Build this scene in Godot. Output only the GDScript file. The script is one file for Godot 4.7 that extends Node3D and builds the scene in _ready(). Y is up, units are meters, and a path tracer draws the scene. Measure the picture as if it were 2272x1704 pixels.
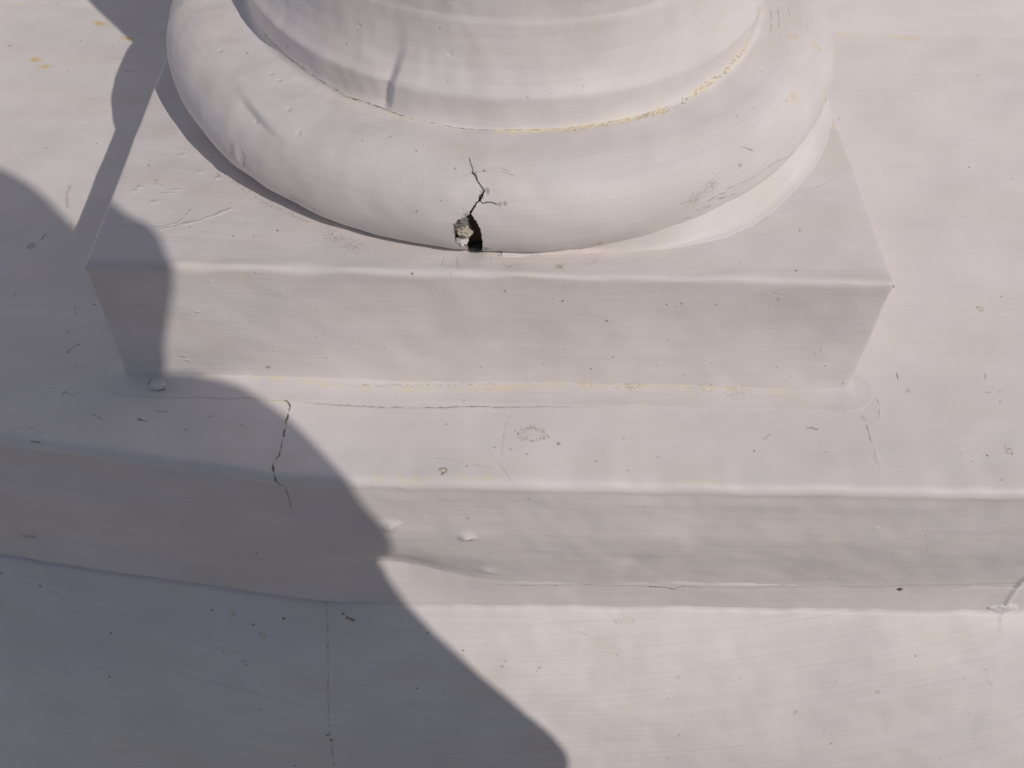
extends Node3D
# A painted column foot on a stepped white pedestal, seen from above in low sun. Metres; x right, y up, z towards the viewer; y = 0 is the top of the plinth.

const H := 0.25             # half the side of the plinth
const YL := -0.1039         # the ledge
const YF := -0.2505         # lower edge of the drip lip
const YS := -0.2228         # seam between fascia and lip
const ZL := 0.3343          # front edge of the ledge
const ZF := 0.3398          # front of the lip at its foot
const LX := -0.123          # where the front turns back on the left
const RX := 0.3916          # and on the right
const ZW := -0.228          # a joint across the ledge behind the column
const CX := 0.0041          # axis of the column
const CZ := 0.0009
const TR := 0.2121          # torus: ring radius, tube radius, height of its middle
const TT := 0.0326
const TY := 0.0291
const PHI0 := -1.1041       # where the torus meets the plinth
const STOP := 0.0871        # path length at the top of the torus

var dents := FastNoiseLite.new()
var ripples := FastNoiseLite.new()
var rng := RandomNumberGenerator.new()


# One painted surface: base colour and relief, computed. u, v are metres on the surface (u may be an angle: mu metres per unit).
class Paint:
	var u0: float; var v0: float; var us: float; var vs: float; var mu: float
	var w: int; var h: int
	var col: PackedByteArray
	var hgt: PackedFloat32Array
	var rng := RandomNumberGenerator.new()

	func layer(width: int, height: int, freq: float, octaves: int, key: int) -> PackedFloat32Array:
		var n := FastNoiseLite.new()
		n.seed = key
		n.noise_type = FastNoiseLite.TYPE_SIMPLEX_SMOOTH
		n.frequency = freq
		n.fractal_octaves = octaves
		var im := n.get_image(width, height)
		im.convert(Image.FORMAT_RF)
		if width != w or height != h:
			im.resize(w, h, Image.INTERPOLATE_CUBIC)
		return im.get_data().to_float32_array()

	func _init(a: float, b: float, c: float, d: float, metres_per_u: float, px: float, key: int, bend := Vector3.ZERO, streaks := 1.0, tan_amount := 1.0, lumps := 1.0, base := 0.0) -> void:
		u0 = a; v0 = b; us = c - a; vs = d - b; mu = metres_per_u
		w = mini(int(us * mu / px), 2048); h = int(vs / px)
		rng.seed = key
		var brush := layer(maxi(w / 40, 4), h, 0.11, 3, key)
		var broad := layer(maxi(w / 6, 4), maxi(h / 4, 4), 0.045, 4, key + 1)
		var patch := layer(maxi(w / 16, 4), maxi(h / 16, 4), 0.045, 3, key + 2)
		var dirt := layer(maxi(w / 12, 4), maxi(h / 6, 4), 0.05, 4, key + 3)
		var grain := layer(w, h, 0.3, 2, key + 4)
		col.resize(w * h * 3)
		hgt.resize(w * h)
		var shift := PackedInt32Array()
		shift.resize(w)
		for x in w:
			var t := float(x) / w - bend.z
			shift[x] = int((bend.x * t + bend.y * t * t) * w)
		var i := 0
		for y in h:
			for x in w:
				var y2 := y + shift[x]
				y2 = y2 if y2 >= 0 else -y2
				y2 = y2 % (2 * h)
				y2 = y2 if y2 < h else 2 * h - 1 - y2
				var b1 := (brush[y2 * w + x] - 0.5) * streaks
				var b2 := broad[y2 * w + x] - 0.5
				var g := grain[i] - 0.5
				var p := patch[i] - 0.5
				var tint := maxf(dirt[y2 * w + x] - 0.56, 0.0) * tan_amount
				var light := base + b1 * 5.5 + b2 * 8.0 + p * 10.0 + g * 10.0
				col[i * 3] = int(clampf(229.0 + light - tint * 3.0, 0.0, 255.0))
				col[i * 3 + 1] = int(clampf(224.0 + light - tint * 7.0, 0.0, 255.0))
				col[i * 3 + 2] = int(clampf(223.0 + light - tint * 20.0, 0.0, 255.0))
				hgt[i] = b1 * 0.085 + b2 * 0.19 + g * 0.045 + p * 0.42 * lumps
				i += 1

	# a soft-edged elliptic touch: radii in mm, colour, share of it, relief in mm
	func touch(u: float, v: float, rx: float, ry: float, tone: Color, share: float, relief: float, soft := 0.5, lobes := 0.0) -> void:
		var kx := w / us / (1000.0 * mu)
		var ky := h / vs / 1000.0
		var cx := (u - u0) / us * w
		var cy := (v - v0) / vs * h
		var ex := maxf(rx * kx, 0.75)
		var ey := maxf(ry * ky, 0.75)
		share *= minf(1.0, rx * kx / 0.75)
		var ph := rng.randf() * 6.28
		for y in range(maxi(int(cy - ey * 1.6), 0), mini(int(cy + ey * 1.6) + 2, h)):
			for x in range(maxi(int(cx - ex * 1.6), 0), mini(int(cx + ex * 1.6) + 2, w)):
				var dx := (x + 0.5 - cx) / ex
				var dy := (y + 0.5 - cy) / ey
				var d := sqrt(dx * dx + dy * dy)
				if lobes > 0.0:
					var an := atan2(dy, dx)
					d /= 1.0 + lobes * (sin(an * 3.0 + ph) * 0.6 + sin(an * 5.0 - ph * 2.0) * 0.4)
				var f := 1.0 - smoothstep(1.0 - soft, 1.0 + soft * 0.4, d)
				if f <= 0.0:
					continue
				var i := y * w + x
				hgt[i] += relief * f
				f *= share
				col[i * 3] = roundi(lerpf(col[i * 3], tone.r8, f))
				col[i * 3 + 1] = roundi(lerpf(col[i * 3 + 1], tone.g8, f))
				col[i * 3 + 2] = roundi(lerpf(col[i * 3 + 2], tone.b8, f))

	func dot(u: float, v: float, r: float, dark: float) -> void:
		r *= 0.85
		touch(u, v, r * 2.0, r * 1.7, Color8(196, 176, 142), dark * 0.3, 0.0, 0.9)
		touch(u, v, r, r * rng.randf_range(0.7, 1.0), Color8(70, 60, 52), minf(dark, 1.0), -0.12, 0.7, 0.25)

	func stain(u: float, v: float, r: float, share: float) -> void:
		for k in 7:
			touch(u + rng.randfn(0, r * 0.4) / 1000.0 / mu, v + rng.randfn(0, r * 0.35) / 1000.0, r * rng.randf_range(0.4, 0.9), r * rng.randf_range(0.3, 0.7), Color8(222, 190, 128), share * 0.33, 0.0, 1.0, 0.3)

	func bump(u: float, v: float, rx: float, ry: float, high: float) -> void:
		touch(u, v, rx, ry, Color8(235, 230, 226), 0.15, high, 1.0, 0.12)

	func ring(u: float, v: float, r: float, dark: float) -> void:
		for k in 26:
			var a := k * TAU / 26.0
			touch(u + cos(a) * r / 1000.0 / mu, v + sin(a) * r / 1000.0, 0.35, 0.35, Color8(92, 80, 66), dark * rng.randf_range(0.2, 0.9), -0.08)

	func crust(u: float, v: float, rx: float, ry: float, dark: float) -> void:
		touch(u, v, rx, ry, Color8(205, 190, 160), 0.12, 0.1, 0.8, 0.1)
		for k in int(26 + rx * ry * 1.6):
			var a := rng.randf() * TAU
			var q := rng.randfn(0.88, 0.14)
			var r := rng.randf_range(0.3, 0.8)
			touch(u + cos(a) * rx * q / 1000.0 / mu, v + sin(a) * ry * q / 1000.0, r, r, Color8(142, 124, 98), dark * rng.randf_range(0.15, 0.85), rng.randf_range(-0.25, 0.3), 0.6, 0.2)

	func grime(u: float, v: float, r: float, dark: float) -> void:
		for k in int(r * 20):
			touch(u + rng.randfn(0, r * 0.55) / 1000.0 / mu, v + rng.randfn(0, r * 0.4) / 1000.0, rng.randf_range(0.2, 0.5), rng.randf_range(0.2, 0.4), Color8(112, 96, 76), dark * rng.randf_range(0.3, 1.0), -0.05)

	func pit(u: float, v: float, r: float, dark: float) -> void:
		touch(u, v, r, r, Color8(178, 164, 154), dark, -0.45, 0.15, 0.1)
		ring(u, v, r, 0.55)

	func chipd(u: float, v: float, r: float, dark: float) -> void:
		for k in 3:
			touch(u + rng.randfn(0, r * 0.35) / 1000.0 / mu, v + rng.randfn(0, r * 0.3) / 1000.0, r * 0.6, r * 0.7, Color8(152, 149, 144), dark * 0.9, -0.1, 0.1, 0.06)

	func pitd(u: float, v: float, r: float, dark: float) -> void:
		touch(u - 0.0003, v + 0.0002, r, r * 0.8, Color8(150, 128, 100), 0.6, -0.6, 0.3, 0.15)
		touch(u - 0.0006, v + 0.0006, r * 0.6, r * 0.5, Color8(40, 34, 28), dark, -0.6, 0.4, 0.15)

	func oval(u: float, v: float, rx: float, ry: float, dark: float) -> void:
		touch(u, v, rx, ry, Color8(226, 221, 216), 0.3, -0.35, 0.12)
		touch(u, v, rx * 0.9, ry * 0.86, Color8(226, 221, 216), 0.3, 0.4, 0.4)

	# along a line of points u, v, u, v ...
	func along(pts: Array, step_mm: float, wander: float, each: Callable) -> void:
		var off := 0.0
		var n := FastNoiseLite.new()
		n.seed = rng.randi() % 9999
		n.frequency = 0.16
		var run := 0.0
		for k in range(0, pts.size() - 2, 2):
			var a := Vector2(pts[k], pts[k + 1])
			var b := Vector2(pts[k + 2], pts[k + 3])
			var d := Vector2((b.x - a.x) * mu, b.y - a.y)
			var steps := maxi(int(d.length() * 1000.0 / step_mm), 1)
			var side := Vector2(-d.y, d.x).normalized()
			for s in steps:
				run += step_mm
				off = n.get_noise_1d(run) * wander / 1000.0
				var q := a.lerp(b, float(s) / steps)
				each.call(q.x + side.x * off / mu, q.y + side.y * off, n.get_noise_1d(run * 0.8 + 500.0), side)

	func line(pts: Array, wide: float, dark: float, deep: float) -> void:
		var r := wide * 0.5
		along(pts, maxf(0.32, wide * 0.45), 0.25, func(u, v, q, _side): touch(u, v, r * (0.8 + q * 0.6), r * (0.8 + q * 0.6), Color8(66, 58, 52), dark * clampf(0.7 + q * 1.4, 0.05, 1.0) * 0.8, -deep * 0.4, 0.5))

	func ridge(pts: Array, wide: float, high: float) -> void:
		along(pts, 0.6, 0.8, func(u, v, q, _side): touch(u, v, wide * (0.7 + q * 0.6), wide * (0.7 + q * 0.6), Color8(229, 225, 222), 0.02, high * 0.3, 0.9))

	func crack(pts: Array, wide: float, dark: float, deep: float) -> void:
		along(pts, 0.25, 0.5, func(u, v, q, _side): touch(u, v, wide * (0.5 + q * 0.4), wide * (0.5 + q * 0.4), Color8(24, 20, 18), dark, -deep * 0.5, 0.4))

	func seam(pts: Array, wide: float, dark: float, deep: float) -> void:
		var r := wide * 0.5
		along(pts, 0.9, 0.5, func(u, v, q, side): touch(u + side.x * 0.0018 / mu, v + side.y * 0.0018, 1.9, 1.5, Color8(228, 208, 172), 0.04, 0.05, 1.0))
		along(pts, 0.25, 0.6, func(u, v, q, _side): touch(u, v, r * (0.85 + q * 0.8), r * (0.75 + q * 0.7), Color8(84, 72, 60), dark * clampf(0.55 + q * 1.1, 0.03, 1.0), -deep * 0.2, 0.5))

	func seamc(pts: Array, wide: float, dark: float, deep: float) -> void:
		seam(pts, wide, dark, deep)

	func chip(pts: Array, r: float, dark: float, _deep := 0.0) -> void:
		along(pts, 0.8, 0.7, func(u, v, q, _side): touch(u - 0.0009 / mu, v, r * (0.55 + q * 0.7), r * (0.6 + q * 0.6), Color8(120, 104, 92), dark * 0.25, -0.05, 0.4))
		along(pts, 0.8, 0.7, func(u, v, q, _side): touch(u, v, r * (0.5 + q * 0.7), r * (0.6 + q * 0.6), Color8(206, 190, 182), 0.3, -0.08, 0.25))

	# long thin strokes that follow the brush
	func strokes(n: int, bend: Vector3, share: float) -> void:
		for k in n:
			var x := rng.randf_range(-0.1, 0.95)
			var y := rng.randf() * 1.3 - 0.15
			var long := rng.randf_range(0.03, 0.26)
			var r := rng.randf_range(0.22, 0.6)
			var c := Color8(212, 198, 178) if rng.randf() < 0.65 else Color8(238, 234, 231)
			var f := share * rng.randf_range(0.3, 1.0)
			var t0 := x - bend.z
			var run := 0.0
			var step := 0.8 / 1000.0 / (us * mu)
			while run < long:
				var t := x + run - bend.z
				var yy := y - ((bend.x * t + bend.y * t * t) - (bend.x * t0 + bend.y * t0 * t0)) * w / h
				var fade := smoothstep(0.0, 0.25, run / long) * smoothstep(1.0, 0.6, run / long)
				touch(u0 + (x + run) * us, v0 + yy * vs, 0.7, r, c, f * fade, 0.012, 0.8)
				run += step

	# a soft discoloured band, and crumbs of dirt along a joint
	func tint(pts: Array, wide: float, share: float) -> void:
		along(pts, 1.1, wide * 0.35, func(u, v, q, _side): touch(u, v, wide * (0.8 + q * 0.7), wide * (0.7 + q * 0.6), Color8(238, 214, 160), share * clampf(0.5 + q, 0.0, 1.0), 0.0, 1.0))

	func crumbs(pts: Array, wide: float, dark: float) -> void:
		along(pts, 0.55, wide, func(u, v, q, side):
			if rng.randf() < 0.62 + q * 0.5:
				var off := rng.randfn(0.0, wide * 0.45) / 1000.0
				var r := rng.randf_range(0.22, 0.6)
				touch(u + side.x * off / mu, v + side.y * off, r * 1.3, r, Color8(104, 84, 58), dark * rng.randf_range(0.25, 1.0), rng.randf_range(-0.15, 0.2), 0.5, 0.2))

	func specks(n: int) -> void:
		for k in n:
			var big := pow(rng.randf(), 5.0)
			var dark := rng.randf_range(0.06, 0.34) + big * 0.4
			var r := 0.3 + big * 0.7
			touch(u0 + rng.randf() * us, v0 + rng.randf() * vs, r, r, Color8(74, 60, 50), dark, -0.08, 0.5, 0.2)

	func lumps(n: int) -> void:
		for k in n:
			var r := rng.randf_range(0.5, 1.5)
			touch(u0 + rng.randf() * us, v0 + rng.randf() * vs, r, r * rng.randf_range(0.6, 1.0), Color8(230, 226, 222), 0.1, rng.randf_range(0.08, 0.3) * (1.0 if rng.randf() < 0.75 else -1.0), 0.8, 0.2)

	func material(called: String) -> StandardMaterial3D:
		var m := StandardMaterial3D.new()
		m.resource_name = called
		m.albedo_texture = ImageTexture.create_from_image(Image.create_from_data(w, h, false, Image.FORMAT_RGB8, col))
		m.heightmap_enabled = true
		m.heightmap_texture = ImageTexture.create_from_image(Image.create_from_data(w, h, false, Image.FORMAT_RF, hgt.to_byte_array()))
		m.heightmap_scale = 0.1
		m.roughness = 0.52
		m.metallic_specular = 0.42
		return m


func plain(called: String, tone: Color, rough := 0.6) -> StandardMaterial3D:
	var m := StandardMaterial3D.new()
	m.resource_name = called
	m.albedo_color = tone
	m.roughness = rough
	return m


func noisy(called: String, dark: Color, light: Color, metres: float, freq := 0.02, rough := 0.6) -> StandardMaterial3D:
	var n := FastNoiseLite.new()
	n.frequency = freq
	n.fractal_octaves = 5
	n.seed = called.hash() % 1000
	var im := n.get_seamless_image(512, 512)
	im.convert(Image.FORMAT_RGB8)
	var ramp := im.get_data()
	for i in 512 * 512:
		var c := dark.lerp(light, ramp[i * 3] / 255.0)
		ramp[i * 3] = c.r8
		ramp[i * 3 + 1] = c.g8
		ramp[i * 3 + 2] = c.b8
	var m := StandardMaterial3D.new()
	m.resource_name = called
	m.albedo_texture = ImageTexture.create_from_image(Image.create_from_data(512, 512, false, Image.FORMAT_RGB8, ramp))
	m.uv1_triplanar = true
	m.uv1_scale = Vector3.ONE / metres
	m.roughness = rough
	return m


func obj(called: String, mesh: Mesh, m: Material, parent: Node3D) -> MeshInstance3D:
	var o := MeshInstance3D.new()
	o.name = called
	o.mesh = mesh
	if m:
		o.material_override = m
	parent.add_child(o, true)
	return o


func tag(o: Node3D, label: String, category: String, kind := "") -> void:
	if label:
		o.set_meta("label", label)
	if category:
		o.set_meta("category", category)
	if kind:
		o.set_meta("kind", kind)


func thing(called: String, label: String, category: String, at := Vector3.ZERO) -> Node3D:
	var o := Node3D.new()
	o.name = called
	add_child(o, true)
	o.position = at
	tag(o, label, category)
	return o


func steps(a: float, b: float, d: float) -> PackedFloat64Array:
	var n := maxi(int(ceil(absf(b - a) / d)), 1)
	var out := PackedFloat64Array()
	for i in n + 1:
		out.append(lerpf(a, b, float(i) / n))
	return out


func chain(parts: Array) -> PackedFloat64Array:
	var out := PackedFloat64Array()
	for q in parts:
		for x in q:
			if out.is_empty() or absf(x - out[-1]) > 1e-7:
				out.append(x)
	return out


# A sheet of surface: at(u, v) is a point; normals come from the surface itself, so neighbours meet without a visible edge. drop(u, v) leaves cells out.
func sheet(us: PackedFloat64Array, vs: PackedFloat64Array, at: Callable, uv: Callable, flip := false, drop = null) -> ArrayMesh:
	var n := us.size()
	var m := vs.size()
	var eu := PackedFloat64Array([2 * us[0] - us[1]])
	eu.append_array(us)
	eu.append(2 * us[n - 1] - us[n - 2])
	var ev := PackedFloat64Array([2 * vs[0] - vs[1]])
	ev.append_array(vs)
	ev.append(2 * vs[m - 1] - vs[m - 2])
	var p := PackedVector3Array()
	p.resize((n + 2) * (m + 2))
	var k := 0
	for j in m + 2:
		for i in n + 2:
			p[k] = at.call(eu[i], ev[j])
			k += 1
	var pos := PackedVector3Array()
	var nor := PackedVector3Array()
	var tex := PackedVector2Array()
	for j in m:
		for i in n:
			k = (j + 1) * (n + 2) + i + 1
			pos.append(p[k])
			var du := (eu[i + 1] - eu[i]) / (eu[i + 2] - eu[i + 1])
			var dv := (ev[j + 1] - ev[j]) / (ev[j + 2] - ev[j + 1])
			var across := (p[k + 1] - p[k]) * du + (p[k] - p[k - 1]) / du
			var along := (p[k + n + 2] - p[k]) * dv + (p[k] - p[k - n - 2]) / dv
			var c := across.cross(along).normalized()
			nor.append(-c if flip else c)
			tex.append(uv.call(us[i], vs[j]))
	var idx := PackedInt32Array()
	for j in m - 1:
		for i in n - 1:
			if drop != null and drop.call((us[i] + us[i + 1]) * 0.5, (vs[j] + vs[j + 1]) * 0.5):
				continue
			k = j * n + i
			if flip:
				idx.append_array([k, k + 1, k + n, k + 1, k + n + 1, k + n])
			else:
				idx.append_array([k, k + n, k + 1, k + 1, k + n, k + n + 1])
	var a := []
	a.resize(Mesh.ARRAY_MAX)
	a[Mesh.ARRAY_VERTEX] = pos
	a[Mesh.ARRAY_NORMAL] = nor
	a[Mesh.ARRAY_TEX_UV] = tex
	a[Mesh.ARRAY_INDEX] = idx
	var out := ArrayMesh.new()
	out.add_surface_from_arrays(Mesh.PRIMITIVE_TRIANGLES, a)
	return out


func box(size: Vector3, at := Vector3.ZERO) -> ArrayMesh:
	var b := BoxMesh.new()
	b.size = size
	var st := SurfaceTool.new()
	st.begin(Mesh.PRIMITIVE_TRIANGLES)
	st.append_from(b, 0, Transform3D(Basis(), at))
	return st.commit()


# An uneven lump: a sphere pushed in and out.
func lump(radii: Vector3, rough: float, key: int, fine := 12) -> ArrayMesh:
	var n := FastNoiseLite.new()
	n.seed = key
	n.frequency = 0.9
	var f := func(a: float, b: float) -> Vector3:
		var d := Vector3(cos(a) * cos(b), sin(b), sin(a) * cos(b))
		return d * radii * (1.0 + rough * n.get_noise_3dv(d * 1.6))
	return sheet(steps(0, TAU, TAU / fine), steps(-1.55, 1.55, 3.1 / fine), f, func(a, b): return Vector2(a / TAU, b / 3.1), true)


func dent(q: Vector3, big := 1.0) -> float:
	return (dents.get_noise_3dv(q) * 0.0013 + ripples.get_noise_3dv(q) * 0.00058) * big


# ---- the pedestal -------------------------------------------------------------------------------------------------

func edge(x: float) -> float:      # how the front runs in plan: straight, turning back at both ends
	return ZL - 0.149 * 0.5 * (sqrt(pow(x - LX, 2) + 0.00002) - (x - LX)) - 0.15 * 0.5 * (sqrt(pow(x - RX, 2) + 0.00002) + (x - RX))


func ledge_at(x: float, v: float) -> Vector3:   # v: metres along the surface, 0 where the rounding of the edge begins
	var r := 0.0065
	var e := edge(x)
	var q: Vector3
	if v < 0.0:
		q = Vector3(x, YL, e - r + v)
		var d := dent(Vector3(x, 0, q.z), 0.8) * smoothstep(0.0, 0.02, -v)
		q.y += d
		var behind := ZW - q.z
		q.y += 0.055 * 0.5 * (sqrt(behind * behind + 0.00001) + behind) - 0.0007 * exp(-pow(behind / 0.0022, 2))
	elif v < r * PI / 2:
		var a := v / r
		q = Vector3(x, YL - r + r * cos(a), e - r + r * sin(a))
	else:
		q = Vector3(x, YL - r - (v - r * PI / 2), e)
	var wob := dents.get_noise_2d(x * 2.2, 7.0) * 0.0016 + ripples.get_noise_2d(x * 0.8, 3.0) * 0.0010
	q.y += wob * smoothstep(0.05, 0.0, absf(v))
	return q


func fascia_foot(x: float) -> float:      # the lower edge of the fascia sheet creeps up where the sheet is buckled
	return YS + 0.0095 * smoothstep(0.02, -0.085, x) * smoothstep(-0.135, -0.1, x) + ripples.get_noise_2d(x, 30.0) * 0.0008


func fascia_at(x: float, t: float) -> Vector3:   # t from 0 under the rounded edge to 1 at the foot
	var top := YL - 0.0065
	var foot := fascia_foot(x)
	var y := lerpf(top, foot, minf(t, 1.0))
	var lift := smoothstep(0.0, 0.1, t)
	var tuck := smoothstep(0.03, -0.06, x) * smoothstep(-0.15, -0.09, x)
	var z := edge(x) + dent(Vector3(x, y, 9.0), 1.2) * lift
	z += 0.0052 * smoothstep(0.05, 0.45, t) - 0.0046 * pow(smoothstep(0.4, 1.0, t), 1.3) + 0.0014 * lift
	z += tuck * (0.003 * smoothstep(0.15, 0.5, t) - 0.0085 * pow(smoothstep(0.5, 1.0, t), 2.2))
	z -= 0.0045 * exp(-pow((x + 0.068) / 0.027, 2)) * pow(smoothstep(0.45, 1.0, t), 1.2)
	z += bead_at_corner(x) * smoothstep(0.6, 0.9, t)
	z += 0.0032 * exp(-pow((x + 0.0664) / 0.0052, 2) - pow((y + 0.1446) / 0.0034, 2)) + 0.0030 * exp(-pow((x + 0.0152) / 0.0042, 2) - pow((y + 0.1553) / 0.0032, 2)) + 0.0020 * exp(-pow(x / 0.006, 2) - pow((y + 0.205) / 0.005, 2)) - 0.0020 * exp(-pow((x - 0.1) / 0.012, 2) - pow((y + 0.185) / 0.008, 2))
	if t > 1.0:
		z -= (t - 1.0) * 0.02
	y += (dents.get_noise_2d(x * 2.2, 7.0) * 0.0016 + ripples.get_noise_2d(x * 0.8, 3.0) * 0.0010) * (1.0 - lift) * smoothstep(0.05, 0.0, 0.0102)
	return Vector3(x, y, z)


func bead_at_corner(x: float) -> float:
	return 0.0016 * exp(-pow((x - RX) / 0.0022, 2))


func lip_at(x: float, t: float) -> Vector3:
	var foot := YF + dents.get_noise_2d(x * 1.5, 50.0) * 0.0018 + ripples.get_noise_2d(x, 60.0) * 0.0008
	var y := lerpf(fascia_foot(x) + 0.006, foot, t)
	var tuck := smoothstep(0.03, -0.06, x) * smoothstep(-0.15, -0.09, x)
	var z := edge(x) + 0.0012 + 0.0043 * t - 0.0100 * tuck * (1.0 - t) - 0.0055 * exp(-pow((x + 0.068) / 0.027, 2)) * (1.0 - t) + dent(Vector3(x, y, 21.0), 0.9) + bead_at_corner(x)
	if t < 0.15:
		z -= 0.004 * (1.0 - t / 0.15)
	return Vector3(x, y, z)


func slope(s: float) -> Vector2:      # outward and downward run of the skirt, s metres along it
	var z := 0.0
	var y := 0.0
	var n := maxi(int(s / 0.004), 1)
	var ds := s / n
	for i in n:
		var a := deg_to_rad(46.0 + 28.0 * minf(1.0, (i + 0.5) * ds / 0.16))
		z += ds * cos(a)
		y -= ds * sin(a)
	return Vector2(z, y)


func skirt_at(x: float, s: float) -> Vector3:
	var d := slope(maxf(s, 0.0))
	var q := lip_at(x, 1.0)
	q = q.lerp(Vector3(x, YF, edge(x) + 0.0055), smoothstep(0.0, 0.016, s)) + Vector3(0, d.y, d.x)
	var k := dent(Vector3(x, s, 40.0), 1.2) * smoothstep(0.0, 0.02, s)
	if s < 0.0:
		q.y += s * 0.7
		q.z += s * 0.7
	return q + Vector3(0, 0.5, 0.85) * k


func pedestal(ledge: Paint, face: Paint, skirt: Paint, back_paint: Material) -> Node3D:
	var t := thing("pedestal", "white painted stepped pedestal ledge with cracked seams under the column plinth", "pedestal", Vector3(0, 0, 0))
	var lm := ledge.material("ledge paint")
	var fm := face.material("fascia paint")
	var sm := skirt.material("skirt paint")
	var r := 0.0065
	var rows := chain([steps(-1.0, -0.18, 0.011), steps(-0.18, 0.0, 0.0062), steps(0.0, r * PI / 2, 0.0011), PackedFloat64Array([r * PI / 2])])
	var run := func(x: float, w: float) -> float: return w if w > 0.0 else -w * (ZW - edge(x) + r)     # w from -1 at the joint behind the column to 0 at the rounding
	var front_at := func(x: float, w: float) -> Vector3: return ledge_at(x, run.call(x, w))
	var luv := func(x, w): return Vector2((x - ledge.u0) / ledge.us, (edge(x) - r + run.call(x, w) - ledge.v0) / ledge.vs)
	var spans := [[-1.9, -0.129], [-0.129, 0.2535], [0.2535, 2.1]]
	for k in 3:
		var a: float = spans[k][0]
		var b: float = spans[k][1]
		obj("ledge_sheet", sheet(chain([steps(a, clampf(-0.52, a, b), 0.03), steps(clampf(-0.52, a, b), clampf(0.64, a, b), 0.0045), steps(clampf(0.64, a, b), b, 0.03)]), rows, front_at, luv, true), lm, t)
	# behind the joint the metal rises a little towards the back
	obj("back_sheet", sheet(chain([steps(-1.9, -0.52, 0.03), steps(-0.52, 0.64, 0.008), steps(0.64, 2.1, 0.03)]), chain([steps(-0.36, ZW, 0.005)]), func(x, z): return ledge_at(x, z - edge(x) + r), func(x, z): return Vector2((x - ledge.u0) / ledge.us, (z - ledge.v0) / ledge.vs), true), lm, t)
	for x in [-1.9, 2.1]:
		var rim := [Vector3(x, YL - 0.001, -0.36), Vector3(x, YL - 0.001, edge(x)), Vector3(x, YF, edge(x) + 0.0055)]
		for k in 15:
			var d := slope(0.06 * (k + 1))
			rim.append(Vector3(x, YF + d.y, edge(x) + 0.0055 + d.x))
		var st := SurfaceTool.new()
		st.begin(Mesh.PRIMITIVE_TRIANGLES)
		for k in rim.size() - 1:
			for q in ([Vector3(x, -1.1, -0.36), rim[k], rim[k + 1]] if x < 0.0 else [Vector3(x, -1.1, -0.36), rim[k + 1], rim[k]]):
				st.add_vertex(q)
		st.generate_normals()
		obj("end_panel", st.commit(), back_paint, t)
	spans = [[-1.9, LX], [LX, RX], [RX, 2.1]]
	for k in 3:
		var a: float = spans[k][0]
		var b: float = spans[k][1]
		var cols := chain([steps(a, clampf(-0.48, a, b), 0.03), steps(clampf(-0.48, a, b), clampf(-0.13, a, b), 0.0035), steps(clampf(-0.13, a, b), clampf(0.14, a, b), 0.0016), steps(clampf(0.14, a, b), clampf(0.38, a, b), 0.0035), steps(clampf(0.38, a, b), clampf(0.402, a, b), 0.0009), steps(clampf(0.402, a, b), clampf(0.55, a, b), 0.0035), steps(clampf(0.55, a, b), b, 0.03)])
		var f := obj("fascia_sheet", sheet(cols, chain([steps(0, 1, 0.0125), PackedFloat64Array([1.02, 1.3])]), fascia_at, func(x, w): return Vector2((x - face.u0) / face.us, (lerpf(YL - r, YS, w) - face.v0) / face.vs), true), fm, t)
		if k == 1:
			tag(f, "grey looking front fascia sheet with a buckled lower edge", "")
		obj("drip_lip", sheet(cols, steps(0, 1, 0.05), lip_at, func(x, w): return Vector2((x - face.u0) / face.us, (lerpf(YS + 0.006, YF, w) - face.v0) / face.vs), true), fm, t)
		obj("skirt_panel", sheet(cols, chain([steps(0, 0.24, 0.005), steps(0.24, 0.6, 0.04), steps(0.6, 0.87, 0.09)]), skirt_at, func(x, s): return Vector2((x - skirt.u0) / skirt.us, (s - skirt.v0) / skirt.vs), true), sm, t)
	return t


# ---- the column ---------------------------------------------------------------------------------------------------

func plinth_at(x: float, v: float) -> Vector3:    # v: z over the top, then on down the front; x past +-H runs down the sides
	var r := 0.0044 + dents.get_noise_2d(x * 1.6, 90.0) * 0.0022 + ripples.get_noise_2d(x * 0.9, 95.0) * 0.0008
	var hi := Vector3(H - r, 0, H - r)
	var q: Vector3
	if v < H - r:
		q = Vector3(x, 0, v)
	elif v < H - r + r * PI / 2:
		var a := (v - H + r) / r
		q = Vector3(x, -r + r * cos(a), H - r + r * sin(a))
	else:
		q = Vector3(x, -r - (v - H + r - r * PI / 2), H)
	var away := smoothstep(0.0, 0.012, absf(v - H))
	var k := dent(Vector3(x, v, 70.0), 1.25)
	k -= 0.0034 * exp(-pow((x - 0.185) / 0.05, 2) - pow((v - H - 0.046) / 0.03, 2)) * (1.0 if v > H else 0.0)
	if v > H:
		q.z += k * away
	else:
		q.y += k * away * 0.8
	q.y += (1.0 - away) * (dents.get_noise_2d(x * 1.7, 120.0) * 0.0016 + ripples.get_noise_2d(x * 0.7, 130.0) * 0.0007)
	# rounded arrises at both ends
	var over := absf(x) - (H - 0.003)
	if over > 0.0:
		var sx := signf(x)
		var a := minf(over / 0.003, PI / 2)
		var drop := 0.003 - 0.003 * cos(a)
		q.x = sx * (H - 0.003 + 0.003 * sin(a))
		if v < H:
			q.y -= drop
		else:
			q.z -= drop
		if over > 0.003 * PI / 2:
			var down := over - 0.003 * PI / 2
			if v < H - r:
				q.y -= down
			else:
				q.z -= down
	return q


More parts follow.
